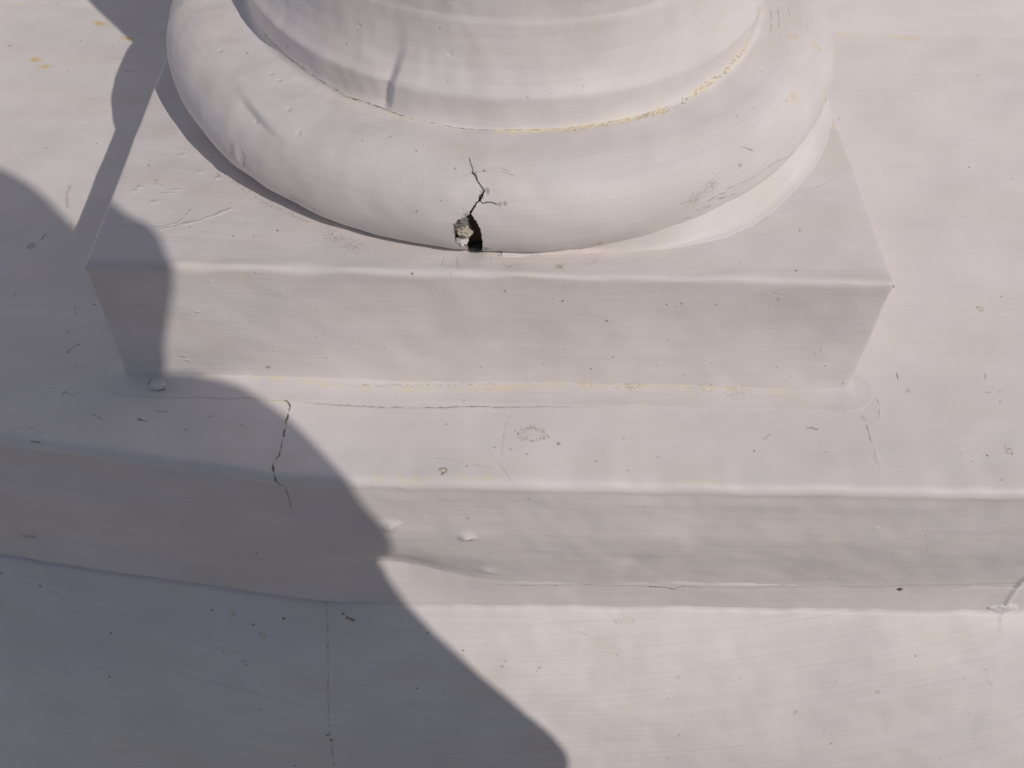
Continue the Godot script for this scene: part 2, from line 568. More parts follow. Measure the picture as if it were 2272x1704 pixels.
func column_radius(s: float) -> Vector2:     # (r, y) along the profile, s from where the torus meets the plinth
	if s <= STOP:
		var a := PHI0 + s / TT
		return Vector2(TR + TT * cos(a), TY + TT * sin(a))
	var pts := [Vector2(0.2121, 0.0617), Vector2(0.1872, 0.0606), Vector2(0.1856, 0.0622), Vector2(0.1845, 0.0660), Vector2(0.1852, 0.0822), Vector2(0.1806, 0.0874), Vector2(0.1766, 0.0945), Vector2(0.1735, 0.1035), Vector2(0.1714, 0.1140), Vector2(0.1703, 0.1232), Vector2(0.1692, 0.1240), Vector2(0.1690, 0.1400), Vector2(0.1668, 0.1550), Vector2(0.1600, 0.1760), Vector2(0.1575, 0.2000), Vector2(0.1560, 2.4)]
	var left := s - STOP
	for i in pts.size() - 1:
		var d: float = pts[i].distance_to(pts[i + 1])
		if left <= d or i == pts.size() - 2:
			return pts[i].lerp(pts[i + 1], left / d)
		left -= d
	return pts[-1]


func column_soft(s: float) -> Vector2:       # the same with its corners eased
	if s < STOP - 0.004 or s > 0.32:
		return column_radius(s)
	var out := Vector2.ZERO
	var d := 0.0008
	for k in [-2, -1, 0, 1, 2]:
		out += column_radius(s + k * d)
	return out / 5.0


func column_at(th: float, s: float) -> Vector3:
	var q := column_soft(s)
	var n := (column_radius(s + 0.001) - column_radius(maxf(s - 0.001, -0.003))).normalized()
	var away := Vector2(n.y, -n.x)
	var k := dent(Vector3(cos(th) * 0.24, s + 2.0, sin(th) * 0.24), 1.1)
	# a crease pressed into the torus at the left, and the lapped end of the sheet round the foot of the shaft
	if s < 0.1:
		var along := (th - 2.31) / 0.085
		var gap := (0.0635 + (th - 2.218) * 0.05) - s
		k -= 0.0026 * exp(-along * along) * smoothstep(-0.0025, 0.0025, gap) * exp(-maxf(gap, 0.0) / 0.009)
		k += 0.0008 * exp(-along * along) * exp(-pow((gap + 0.004) / 0.003, 2))
		k += 0.0015 * smoothstep(0.02, 0.0, absf(th - 2.33)) * smoothstep(0.012, 0.0, absf(s - 0.036))
	elif s < 0.19:
		var side := (th - (1.985 - (s - 0.122) * 0.9)) / 0.024
		var high := smoothstep(0.1125, 0.119, s) * smoothstep(0.168, 0.138, s)
		k += high * (-0.0027 * exp(-side / 2.6) if side > 0.0 else lerpf(-0.0027, 0.0011 * exp(side * 0.06), smoothstep(0.0, -1.7, side)))
	q += away * k
	return Vector3(CX + q.x * cos(th), q.y, CZ + q.x * sin(th))


func inside(pt: Vector2, poly: PackedVector2Array) -> bool:
	return Geometry2D.is_point_in_polygon(pt, poly)


func column(plinth: Paint, round_: Paint, plain_paint: Material) -> Node3D:
	var t := thing("column", "white painted round column foot on a square plinth with a broken hole in its lower ring", "column")
	var pm := plinth.material("plinth paint")
	var rm := round_.material("column paint")
	# plinth: top and front in one sheet, then the three other sides
	var end := H + YL * -1.0 + 0.0018
	var cols := chain([PackedFloat64Array([-H - 0.03]), steps(-H - 0.0018, -H + 0.003, 0.0008), steps(-H + 0.003, H - 0.003, 0.004), steps(H - 0.003, H + 0.0018, 0.0008), PackedFloat64Array([H + 0.03])])
	var rows := chain([steps(-H + 0.004, 0.0, 0.02), steps(0.0, H - 0.01, 0.004), steps(H - 0.01, H + 0.006, 0.0009), steps(H + 0.006, end, 0.0035)])
	var p := obj("plinth", sheet(cols, rows, plinth_at, func(x, v): return Vector2((x - plinth.u0) / plinth.us, (v - plinth.v0) / plinth.vs), true), pm, t)
	for sx in [-1.0, 1.0]:
		obj("plinth_side", box(Vector3(0.006, 0.1006, 2 * H - 0.007), Vector3(sx * (H - 0.0042), YL + 0.0503, -0.0003)), plain_paint, t)
	# caulk where the plinth stands on the ledge
	var bead := func(a: float, b: float) -> Vector3:
		# a runs down the left side, along the front and back up the right
		var turn := 0.004
		var base: Vector2
		var out: Vector2
		var foot := 0.0195
		var straight := 2.0 * (H - turn)
		var arc := turn * PI / 2
		var run := a + straight * 0.5
		var g := H - 0.0008
		if run < -arc:
			base = Vector2(-g, H - turn + run + arc)
			out = Vector2(-1, 0)
			foot = lerpf(0.0195, 0.009, smoothstep(0.0, 0.015, -arc - run))
		elif run < 0.0:
			var w := run / turn
			out = Vector2(sin(w), cos(w))
			base = Vector2(-H + turn, H - turn) + out * (turn - 0.0008)
		elif run <= straight:
			base = Vector2(-H + turn + run, g)
			out = Vector2(0, 1)
		elif run < straight + arc:
			var w := (run - straight) / turn
			out = Vector2(sin(w), cos(w))
			base = Vector2(H - turn, H - turn) + out * (turn - 0.0008)
		else:
			base = Vector2(g, H - turn - (run - straight - arc))
			out = Vector2(1, 0)
			foot = lerpf(0.0195, 0.009, smoothstep(0.0, 0.015, run - straight - arc))
		foot += ripples.get_noise_2d(a * 0.8, 200.0) * 0.0016
		var q := base + out * foot * b
		var y := ledge_at(q.x, minf(q.y - edge(q.x) + 0.0065, -0.0001)).y
		return Vector3(q.x, y + 0.0032 * pow(maxf(1.0 - b, 0.0), 1.9) + 0.0003 - 0.001 * smoothstep(0.95, 1.0, b), q.y)
	var far := H - 0.004 + 0.0063
	obj("caulk_bead", sheet(chain([steps(-far - 0.42, -far - 0.02, 0.02), steps(-far - 0.02, -far + 0.01, 0.0015), steps(-far + 0.01, far - 0.01, 0.004), steps(far - 0.01, far + 0.02, 0.0015), steps(far + 0.02, far + 0.42, 0.02)]), steps(0, 1, 0.07), bead, func(a, b): return Vector2((clampf(a, -H, H) - plinth.u0) / plinth.us, (H + 0.1039 + 0.0195 * b - plinth.v0) / plinth.vs), true), pm, t)
	# the torus, broken open in front
	var hole := PackedVector2Array([Vector2(1.6936, 0.0407), Vector2(1.6796, 0.0442), Vector2(1.6632, 0.0464), Vector2(1.6562, 0.0477), Vector2(1.6540, 0.0500), Vector2(1.6470, 0.0528), Vector2(1.6420, 0.0547), Vector2(1.6305, 0.0578), Vector2(1.6258, 0.0600), Vector2(1.6222, 0.0621), Vector2(1.6208, 0.0617), Vector2(1.6234, 0.0592), Vector2(1.6262, 0.0575), Vector2(1.6300, 0.0562), Vector2(1.6395, 0.0541), Vector2(1.6420, 0.0520), Vector2(1.6490, 0.0490), Vector2(1.6490, 0.0473), Vector2(1.6398, 0.0451), Vector2(1.6328, 0.0425), Vector2(1.6281, 0.0394), Vector2(1.6234, 0.0346), Vector2(1.6211, 0.0293), Vector2(1.6222, 0.0109), Vector2(1.6222, -0.001), Vector2(1.6609, -0.001), Vector2(1.6612, 0.0195), Vector2(1.6740, 0.0222), Vector2(1.6880, 0.0236), Vector2(1.6905, 0.0300), Vector2(1.6915, 0.0365)])
	var fine := PackedVector2Array()
	for i in hole.size():
		for k in 4:
			fine.append(hole[i].lerp(hole[(i + 1) % hole.size()], k / 4.0) + Vector2(rng.randf_range(-0.0016, 0.0016), rng.randf_range(-0.0004, 0.0004)))
	var angles := chain([steps(-0.35, 1.59, 0.012), steps(1.59, 1.615, 0.004), steps(1.615, 1.712, 0.001), steps(1.712, 1.75, 0.005), steps(1.75, 2.15, 0.012), steps(2.15, 2.5, 0.007), steps(2.5, 3.45, 0.012), steps(3.45, 5.9331853, 0.06)])
	var heights := chain([steps(0.0, 0.064, 0.00042), steps(0.064, STOP, 0.0016), steps(STOP, 0.1108, 0.0022), PackedFloat64Array([0.113])])
	var ruv := func(a, s): return Vector2((a - round_.u0) / round_.us, (s - round_.v0) / round_.vs)
	var cut := func(a: float, s: float) -> bool: return a > 1.6 and a < 1.72 and inside(Vector2(a, s), fine)
	obj("torus", sheet(angles, heights, column_at, ruv, false, cut), rm, t)
	# the broken edge has a thickness
	var broken := SurfaceTool.new()
	broken.begin(Mesh.PRIMITIVE_TRIANGLES)
	for i in fine.size():
		var a := fine[i]
		var b := fine[(i + 1) % fine.size()]
		if a.y < 0.002 and b.y < 0.002:
			continue
		var q := [column_at(a.x, a.y), column_at(b.x, b.y)]
		for e in [a, b]:
			var c := column_at(e.x, e.y)
			var axis := Vector3(CX + TR * cos(e.x), TY, CZ + TR * sin(e.x))
			q.append(c + (axis - c).normalized() * (0.0021 + 0.0006 * sin(e.x * 900.0)))
		for k in [0, 2, 1, 1, 2, 3]:
			broken.add_vertex(q[k])
	broken.generate_normals()
	obj("broken_edge", broken.commit(), plain("bared shell", Color(0.50, 0.485, 0.47), 0.8), t)
	var core := func(a: float, y: float) -> Vector3: return Vector3(CX + 0.2195 * cos(a) + 0.002 * ripples.get_noise_2d(a * 0.4, y), y, CZ + 0.2195 * sin(a) + 0.004 * ripples.get_noise_2d(a * 0.5, y * 2.0))
	obj("rusty_core", sheet(steps(1.3, 2.0, 0.02), steps(0.0003, 0.058, 0.004), core, func(a, b): return Vector2(a, b), true), noisy("rust", Color(0.44, 0.39, 0.34), Color(0.60, 0.55, 0.49), 0.03, 0.03, 0.9), t)
	var beige := noisy("mortar", Color(0.66, 0.63, 0.57), Color(0.88, 0.85, 0.79), 0.02, 0.03, 0.95)
	var grey := noisy("old filler", Color(0.42, 0.42, 0.43), Color(0.62, 0.62, 0.62), 0.03, 0.03, 0.9)
	var spot := func(a: float, s: float, deep: float) -> Vector3:
		var q := column_radius(s)
		return Vector3(CX + (q.x - deep) * cos(a), q.y, CZ + (q.x - deep) * sin(a))
	var l := obj("mortar_lump", lump(Vector3(0.0062, 0.0042, 0.0058), 0.7, 4, 30), beige, t)
	l.position = spot.call(1.673, 0.0318, 0.0075)
	l.rotation.z = -0.3
	l = obj("filler_lump", lump(Vector3(0.0058, 0.0062, 0.0045), 0.6, 9, 30), grey, t)
	l.position = spot.call(1.6795, 0.0392, 0.0078)
	l = obj("filler_lump", lump(Vector3(0.0040, 0.0016, 0.0045), 0.6, 14, 24), plain_paint, t)
	l.position = spot.call(1.676, 0.0235, 0.004)
	l = obj("filler_lump", lump(Vector3(0.0050, 0.0016, 0.0045), 0.4, 19, 24), grey, t)
	l.position = Vector3(CX + 0.2265 * cos(1.641), 0.0006, CZ + 0.2265 * sin(1.641))
	# caulk running round the right of the torus
	var reach := func(a: float) -> float:
		return 0.2315 + 0.0245 * smoothstep(1.46, 0.85, a) - 0.001 * smoothstep(0.75, 0.45, a)
	var strip := func(a: float, b: float) -> Vector3:
		var q: Vector2 = column_radius(lerpf(0.004, 0.0225, smoothstep(1.42, 1.15, a)))
		var o: float = reach.call(a) + ripples.get_noise_2d(a * 0.35, 300.0) * 0.0012
		o = maxf(o, q.x - 0.001)
		var rr := lerpf(q.x - 0.0022, o, b)
		var y := q.y * pow(maxf(1.0 - b, 0.0), 2.3)
		var x := clampf(rr * cos(a), -H, H - 0.0042)
		var z := minf(rr * sin(a), H - 0.0036)
		return Vector3(CX + x, y + plinth_at(CX + x, CZ + z).y + 0.0004 - 0.0006 * smoothstep(0.93, 1.0, b) + ripples.get_noise_2d(a * 0.6, b * 0.05) * 0.0006 * (1.0 - b), CZ + z)
	obj("torus_caulk", sheet(steps(0.16, 1.57, 0.012), steps(0, 1, 0.04), strip, func(a, b): return Vector2((a - round_.u0) / round_.us, (0.02 - 0.016 * b - round_.v0) / round_.vs)), rm, t)
	angles = chain([steps(-0.35, 1.7, 0.016), steps(1.7, 2.15, 0.005), steps(2.15, 3.45, 0.016), steps(3.45, 5.9331853, 0.06)])
	obj("shaft_foot", sheet(angles, steps(0.1108, 0.19, 0.0014), column_at, ruv), rm, t)
	obj("shaft", sheet(chain([steps(-0.35, 3.45, 0.03), steps(3.45, 5.9331853, 0.06)]), chain([steps(0.19, 0.25, 0.004), steps(0.25, 2.3, 0.1)]), column_at, ruv), rm, t)
	return t


# ---- bodies -------------------------------------------------------------------------------------------------------

# Bones [from, to, radius, radius, tone] joined into one skin by surface nets.
func skin(bones: Array, cell: float, blend: float) -> ArrayMesh:
	var lo := Vector3(9, 9, 9)
	var hi := -lo
	for b in bones:
		for e in 2:
			var rr: float = b[2 + e] + 3.0 * cell + blend
			lo = lo.min(b[e] - Vector3.ONE * rr)
			hi = hi.max(b[e] + Vector3.ONE * rr)
	var n := Vector3i(((hi - lo) / cell).ceil()) + Vector3i.ONE
	var field := PackedFloat32Array()
	field.resize(n.x * n.y * n.z)
	var k := 1.0 / blend
	for b in bones:
		var a: Vector3 = b[0]
		var ab: Vector3 = b[1] - b[0]
		var sq := maxf(ab.length_squared(), 1e-9)
		var big: float = maxf(b[2], b[3]) + blend * 4.0
		var from := Vector3i(((a.min(b[1]) - Vector3.ONE * big - lo) / cell).floor()).clamp(Vector3i.ZERO, n - Vector3i.ONE)
		var to := Vector3i(((a.max(b[1]) + Vector3.ONE * big - lo) / cell).ceil()).clamp(Vector3i.ZERO, n - Vector3i.ONE)
		for z in range(from.z, to.z + 1):
			for y in range(from.y, to.y + 1):
				for x in range(from.x, to.x + 1):
					var p := lo + Vector3(x, y, z) * cell
					var t := clampf((p - a).dot(ab) / sq, 0.0, 1.0)
					var d := p.distance_to(a + ab * t) - lerpf(b[2], b[3], t)
					if d < blend * 4.0:
						field[(z * n.y + y) * n.x + x] += exp(-d * k)
	var at := PackedInt32Array()
	at.resize(field.size())
	at.fill(-1)
	var pos := PackedVector3Array()
	var tone := PackedColorArray()
	var corner := [0, 1, n.x, n.x + 1, n.x * n.y, n.x * n.y + 1, n.x * n.y + n.x, n.x * n.y + n.x + 1]
	var ends := [[0, 1], [2, 3], [4, 5], [6, 7], [0, 2], [1, 3], [4, 6], [5, 7], [0, 4], [1, 5], [2, 6], [3, 7]]
	for z in n.z - 1:
		for y in n.y - 1:
			for x in n.x - 1:
				var i := (z * n.y + y) * n.x + x
				var inn := 0
				for c in 8:
					inn += 1 if field[i + corner[c]] > 1.0 else 0
				if inn == 0 or inn == 8:
					continue
				var sum := Vector3.ZERO
				var hits := 0
				for e in ends:
					var f0 := -log(field[i + corner[e[0]]] + 1e-9)
					var f1 := -log(field[i + corner[e[1]]] + 1e-9)
					if (f0 < 0.0) != (f1 < 0.0):
						var t := f0 / (f0 - f1)
						var c0: int = e[0]
						var c1: int = e[1]
						sum += Vector3(c0 & 1, (c0 >> 1) & 1, c0 >> 2).lerp(Vector3(c1 & 1, (c1 >> 1) & 1, c1 >> 2), t)
						hits += 1
				at[i] = pos.size()
				var p := lo + (Vector3(x, y, z) + sum / hits) * cell
				pos.append(p)
				var best := 1e9
				var c := Color.WHITE
				for b in bones:
					var ab: Vector3 = b[1] - b[0]
					var t := clampf((p - b[0]).dot(ab) / maxf(ab.length_squared(), 1e-9), 0.0, 1.0)
					var d := p.distance_to(b[0] + ab * t) - lerpf(b[2], b[3], t)
					if d < best:
						best = d
						c = b[4]
				tone.append(c)
	var idx := PackedInt32Array()
	var step := [1, n.x, n.x * n.y]
	for z in range(1, n.z - 1):
		for y in range(1, n.y - 1):
			for x in range(1, n.x - 1):
				var i := (z * n.y + y) * n.x + x
				var a := field[i] > 1.0
				for axis in 3:
					if a == (field[i + step[axis]] > 1.0):
						continue
					var s1: int = step[(axis + 1) % 3]
					var s2: int = step[(axis + 2) % 3]
					var q := [at[i], at[i - s1], at[i - s1 - s2], at[i - s2]]
					if q.min() < 0:
						continue
					if a:
						idx.append_array([q[0], q[2], q[1], q[0], q[3], q[2]])
					else:
						idx.append_array([q[0], q[1], q[2], q[0], q[2], q[3]])
	var arr := []
	arr.resize(Mesh.ARRAY_MAX)
	arr[Mesh.ARRAY_VERTEX] = pos
	arr[Mesh.ARRAY_COLOR] = tone
	arr[Mesh.ARRAY_INDEX] = idx
	var raw := ArrayMesh.new()
	raw.add_surface_from_arrays(Mesh.PRIMITIVE_TRIANGLES, arr)
	var st := SurfaceTool.new()
	st.create_from(raw, 0)
	st.generate_normals()
	return st.commit()


func details(parent: Node3D, paint: Material) -> void:
	# paint-covered nail heads and blisters: x, y, z, radius across, radius up, height
	var spots := [["paint_blister", Vector3(-0.2262, YL + 0.0016, 0.2572), Vector3(0.0056, 0.0013, 0.0052)], ["caulk_blob", Vector3(RX - 0.001, YF + 0.001, edge(RX) + 0.003), Vector3(0.012, 0.007, 0.0032)]]
	for k in spots.size():
		var o := obj(spots[k][0], lump(spots[k][2], 0.35, 30 + k, 24), paint, parent)
		o.position = spots[k][1]


func photographer() -> void:
	var skin_tone := Color(0.42, 0.25, 0.17)
	var shirt := Color(0.62, 0.61, 0.60)
	var jeans := Color(0.22, 0.22, 0.21)
	var shoe := Color(0.03, 0.025, 0.02)
	var hair := Color(0.045, 0.03, 0.02)
	var eye := Vector3(-0.0092, 0.4305, 0.7082)
	var view := Basis(Vector3(0.99921657, 0.03911977, 0.00599047), Vector3(-0.02093109, 0.65084692, -0.7589204), Vector3(-0.03358767, 0.75820046, 0.65115585))
	var wrist_r := eye + view * Vector3(0.085, -0.052, 0.082)
	var wrist_l := eye + view * Vector3(-0.085, -0.052, 0.082)
	var elbow := Vector3(0.360, 0.095, 0.85)
	var bones := [
		[Vector3(0.05, 0.40, 0.90), Vector3(0.13, 0.40, 0.90), 0.115, 0.115, shirt], [Vector3(0.08, 0.36, 0.91), Vector3(0.08, 0.12, 0.93), 0.125, 0.12, shirt],
		[Vector3(0.00, 0.34, 0.91), Vector3(-0.01, 0.02, 0.93), 0.105, 0.11, shirt], [Vector3(0.18, 0.36, 0.90), Vector3(0.21, 0.00, 0.92), 0.105, 0.11, shirt],
		[Vector3(0.02, -0.06, 0.94), Vector3(0.16, -0.06, 0.94), 0.12, 0.12, jeans],
		[Vector3(-0.10, 0.475, 0.88), Vector3(0.08, 0.50, 0.89), 0.066, 0.075, shirt], [Vector3(0.248, 0.483, 0.865), Vector3(0.08, 0.50, 0.89), 0.060, 0.075, shirt],
		[Vector3(0.258, 0.483, 0.86), Vector3(0.277, 0.36, 0.853), 0.066, 0.054, shirt], [Vector3(0.277, 0.36, 0.853), elbow, 0.054, 0.048, shirt], [elbow, wrist_r, 0.045, 0.028, skin_tone],
		[Vector3(-0.10, 0.475, 0.88), Vector3(-0.21, 0.18, 0.82), 0.066, 0.047, shirt], [Vector3(-0.21, 0.18, 0.82), wrist_l, 0.045, 0.028, skin_tone],
		[Vector3(0.10, 0.50, 0.875), Vector3(0.135, 0.56, 0.825), 0.06, 0.058, skin_tone],
		[Vector3(0.17, -0.05, 0.94), Vector3(0.18, -0.55, 0.92), 0.105, 0.065, jeans], [Vector3(0.18, -0.55, 0.92), Vector3(0.185, -1.0, 0.96), 0.065, 0.052, jeans],
		[Vector3(0.00, -0.05, 0.94), Vector3(-0.02, -0.55, 0.92), 0.105, 0.065, jeans], [Vector3(-0.02, -0.55, 0.92), Vector3(-0.03, -1.0, 0.96), 0.065, 0.052, jeans],
		[Vector3(0.185, -1.05, 0.975), Vector3(0.20, -1.065, 0.83), 0.045, 0.034, shoe], [Vector3(-0.03, -1.05, 0.975), Vector3(-0.045, -1.065, 0.83), 0.045, 0.034, shoe]]
	var st := SurfaceTool.new()
	st.begin(Mesh.PRIMITIVE_TRIANGLES)
	st.append_from(skin(bones, 0.017, 0.018), 0, Transform3D())
	# head, turned down to the small screen
	var face := Basis.looking_at(Vector3(-0.10, -0.75, -0.45), Vector3.UP)
	var c := Vector3(0.152, 0.612, 0.79)
	var at := func(x: float, y: float, z: float) -> Vector3: return c + face * Vector3(x, y, z)
	bones = [[Vector3(0.152, 0.66, 0.80), Vector3(0.157, 0.585, 0.803), 0.084, 0.085, hair], [Vector3(0.159, 0.585, 0.803), Vector3(0.158, 0.515, 0.805), 0.08, 0.07, hair], [at.call(0, 0.0, -0.02), at.call(0, -0.05, -0.035), 0.068, 0.05, skin_tone], [at.call(0, -0.085, -0.055), at.call(0, -0.08, -0.03), 0.03, 0.045, skin_tone],
		[at.call(0, 0.005, -0.088), at.call(0, -0.03, -0.108), 0.009, 0.013, skin_tone], [at.call(-0.018, -0.062, -0.087), at.call(0.018, -0.062, -0.087), 0.007, 0.007, Color(0.4, 0.16, 0.13)],
		[at.call(-0.032, 0.012, -0.083), at.call(-0.028, 0.012, -0.083), 0.009, 0.009, Color(0.7, 0.66, 0.62)], [at.call(0.028, 0.012, -0.083), at.call(0.032, 0.012, -0.083), 0.009, 0.009, Color(0.7, 0.66, 0.62)],
		[at.call(-0.045, 0.03, -0.08), at.call(-0.016, 0.032, -0.088), 0.007, 0.007, hair], [at.call(0.016, 0.032, -0.088), at.call(0.045, 0.03, -0.08), 0.007, 0.007, hair],
		[at.call(-0.082, 0.005, 0.0), at.call(-0.08, -0.035, -0.005), 0.013, 0.009, skin_tone], [at.call(0.082, 0.005, 0.0), at.call(0.08, -0.035, -0.005), 0.013, 0.009, skin_tone], [at.call(0, -0.06, 0.0), Vector3(0.135, 0.56, 0.825), 0.055, 0.055, skin_tone]]
	st.append_from(skin(bones, 0.005, 0.005), 0, Transform3D())
	# hands closed on the camera
	for s in [1.0, -1.0]:
		var v := func(x: float, y: float, z: float) -> Vector3: return eye + view * Vector3(s * x, y, z)
		bones = [[v.call(0.085, -0.052, 0.082), v.call(0.074, -0.02, 0.058), 0.027, 0.022, skin_tone], [v.call(0.074, -0.02, 0.056), v.call(0.071, 0.014, 0.046), 0.020, 0.016, skin_tone]]
		for f in 4:
			var y := 0.022 - 0.0178 * f
			var more: float = [0.0, 0.005, 0.003, -0.004][f]
			bones.append([v.call(0.071, y, 0.047), v.call(0.070, y - 0.001, 0.024), 0.0095, 0.0088, skin_tone])
			bones.append([v.call(0.070, y - 0.001, 0.024), v.call(0.052 - more, y - 0.003, 0.0155), 0.0088, 0.0075, skin_tone])
		bones.append([v.call(0.074, -0.028, 0.062), v.call(0.055, -0.012, 0.060), 0.013, 0.0105, skin_tone])
		bones.append([v.call(0.055, -0.012, 0.060), v.call(0.037, 0.004, 0.057), 0.0105, 0.008, skin_tone])
		st.append_from(skin(bones, 0.0035, 0.0025), 0, Transform3D())
	var m := plain("clothes and skin", Color.WHITE, 0.85)
	m.vertex_color_use_as_albedo = true
	var body := obj("person", st.commit(), m, self)
	tag(body, "person stooping before the pedestal to take the picture, shadow falling over the lower left", "person")
	var box_ := thing("compact_camera", "small compact camera held in both hands of the person before the pedestal", "camera", eye + view * Vector3(0, 0, 0.034))
	box_.basis = view
	var silver := plain("silver shell", Color(0.62, 0.63, 0.65), 0.35)
	silver.metallic = 0.6
	obj("camera_body", box(Vector3(0.095, 0.058, 0.024)), silver, box_)
	var barrel := CylinderMesh.new()
	barrel.top_radius = 0.019
	barrel.bottom_radius = 0.022
	barrel.height = 0.012
	var ring := obj("lens_barrel", barrel, plain("black barrel", Color(0.08, 0.08, 0.085), 0.4), box_)
	ring.position = Vector3(0.0, 0.0, -0.018)
	ring.rotation.x = -PI / 2
	var screen := obj("camera_screen", box(Vector3(0.05, 0.038, 0.001)), plain("dark screen", Color(0.05, 0.055, 0.06), 0.15), box_)
	screen.position = Vector3(-0.012, 0, 0.0127)
	var button := CylinderMesh.new()
	button.top_radius = 0.005
	button.bottom_radius = 0.005
	button.height = 0.004
	obj("shutter_button", button, silver, box_).position = Vector3(0.034, 0.031, 0)


func _ready() -> void:
	# camera, sky, sun, exposure
	var cam := Camera3D.new()
	cam.name = "camera"
	add_child(cam)
	cam.transform = Transform3D(Basis(Vector3(0.99921657, 0.03911977, 0.00599047), Vector3(-0.02093109, 0.65084692, -0.7589204), Vector3(-0.03358767, 0.75820046, 0.65115585)), Vector3(-0.0092, 0.4305, 0.7082))
	cam.fov = 41.376
	cam.near = 0.01
	cam.far = 900.0
	cam.current = true
	var env := Environment.new()
	env.background_mode = Environment.BG_SKY
	var sky := ProceduralSkyMaterial.new()
	sky.sky_top_color = Color(0.42, 0.475, 0.58)
	sky.sky_horizon_color = Color(0.73, 0.75, 0.77)
	sky.sky_curve = 0.14
	sky.ground_bottom_color = Color(0.42, 0.41, 0.40)
	sky.ground_horizon_color = Color(0.62, 0.66, 0.72)
	sky.sun_angle_max = 3.0
	env.sky = Sky.new()
	env.sky.sky_material = sky
	env.background_energy_multiplier = 0.66
	env.tonemap_mode = Environment.TONE_MAPPER_LINEAR
	env.tonemap_exposure = 1.0
	env.sdfgi_enabled = true
	env.ssao_enabled = true
	env.ssil_enabled = true
	var world := WorldEnvironment.new()
	world.name = "world"
	world.environment = env
	add_child(world)
	var sun := DirectionalLight3D.new()
	sun.name = "sun"
	sun.light_energy = 0.65
	sun.light_color = Color(1.0, 0.96, 0.928)
	sun.light_angular_distance = 0.53
	sun.shadow_enabled = true
	add_child(sun)
	sun.look_at_from_position(Vector3(0.48512, 0.65606, 0.57814) * 10.0, Vector3.ZERO)

	rng.seed = 11
	dents.seed = 3
	dents.frequency = 9.0
	dents.fractal_octaves = 2
	ripples.seed = 8
	ripples.frequency = 34.0
	ripples.fractal_octaves = 2

	# setting
	var ground := obj("ground", sheet(steps(-300, 300, 100), steps(-300, 300, 100), func(a, b): return Vector3(a, -1.1, b), func(a, b): return Vector2(a, b), true), noisy("paving", Color(0.56, 0.55, 0.53), Color(0.66, 0.65, 0.63), 1.7, 0.012, 0.9), self)
	tag(ground, "", "", "structure")

	var l := Paint.new(-0.52, -0.32, 0.64, 0.345, 1.0, 0.00056, 21, Vector3.ZERO, 0.55, 1.0, 0.6)
	l.specks(110)
	l.lumps(120)
	l.strokes(60, Vector3.ZERO, 0.16)
	l.dot(-0.4316, -0.2321, 0.9, 0.5)
	l.dot(-0.3819, -0.1999, 0.9, 0.5)
	l.dot(-0.3422, -0.1850, 0.9, 0.5)
	l.dot(-0.3599, -0.1585, 0.9, 0.5)
	l.dot(-0.3903, -0.1176, 0.9, 0.5)
	l.dot(-0.3488, -0.1746, 1.7, 0.7)
	l.dot(-0.4535, -0.1548, 1.6, 0.55)
	l.dot(-0.4247, -0.1323, 1.6, 0.55)
	l.stain(-0.4244, -0.1336, 6, 0.8)
	l.stain(-0.4124, -0.1214, 6, 0.8)
	l.stain(-0.3828, -0.2004, 6, 0.8)
	l.stain(-0.3509, -0.1753, 6, 0.8)
	l.dot(-0.3277, -0.1267, 0.6, 0.6)
	l.dot(-0.3672, -0.0907, 0.6, 0.6)
	l.dot(-0.3588, -0.0743, 0.6, 0.6)
	l.dot(-0.3795, -0.0756, 0.6, 0.6)
	l.dot(-0.3724, -0.1596, 0.6, 0.6)
	l.dot(-0.3365, -0.0098, 0.8, 0.8)
	l.dot(-0.3761, -0.0013, 1.4, 0.4)
	l.ring(-0.3488, -0.1398, 1.6, 0.3)
	l.line([-0.3436, -0.1240, -0.3352, -0.1181, -0.3316, -0.1209], 0.5, 0.6, 0.2)
	l.chip([-0.3431, 0.0473, -0.3415, 0.0610, -0.3365, 0.0762], 1.8, 0.25)
	l.pit(-0.3517, 0.1207, 3.0, 0.4)
	l.line([-0.3463, 0.1137, -0.3455, 0.1076, -0.3415, 0.1101], 0.6, 0.8, 0.2)
	l.line([-0.3019, 0.1838, -0.2990, 0.1939], 0.6, 0.85, 0.2)
	l.line([-0.2955, 0.2292, -0.2920, 0.2225, -0.2882, 0.2209], 0.7, 0.8, 0.2)
	l.line([-0.2881, 0.2408, -0.2873, 0.2376, -0.2855, 0.2422], 0.5, 0.7, 0.2)
	l.line([-0.2608, 0.2383, -0.2586, 0.2418], 0.4, 0.6, 0.2)
	l.line([-0.2587, 0.2382, -0.2573, 0.2428], 0.4, 0.6, 0.2)
	l.dot(-0.3566, 0.1554, 0.8, 0.6)
	l.dot(-0.3484, 0.1729, 0.8, 0.6)
	l.dot(-0.3005, 0.2093, 0.8, 0.6)
	l.dot(-0.1862, 0.2835, 0.8, 0.6)
	l.dot(-0.1646, 0.2904, 0.8, 0.6)
	l.dot(-0.2003, 0.2945, 0.8, 0.6)
	l.dot(-0.2210, 0.2514, 0.8, 0.6)
	l.dot(-0.2150, 0.2498, 0.8, 0.6)
	l.dot(-0.2163, 0.2589, 0.8, 0.6)
	l.line([-0.2453, 0.2548, -0.2425, 0.2603, -0.2391, 0.2657], 0.4, 0.5, 0.2)
	l.line([-0.2882, 0.2670, -0.2869, 0.2642, -0.2843, 0.2662, -0.2802, 0.2681], 0.6, 0.6, 0.2)
	l.line([-0.2801, 0.2668, -0.2757, 0.2639], 0.3, 0.3, 0.1)
	l.line([-0.2635, 0.2831, -0.2569, 0.2871], 0.7, 0.6, 0.2)
	l.line([-0.2335, 0.2859, -0.2263, 0.2883], 1.2, 0.85, 0.3)
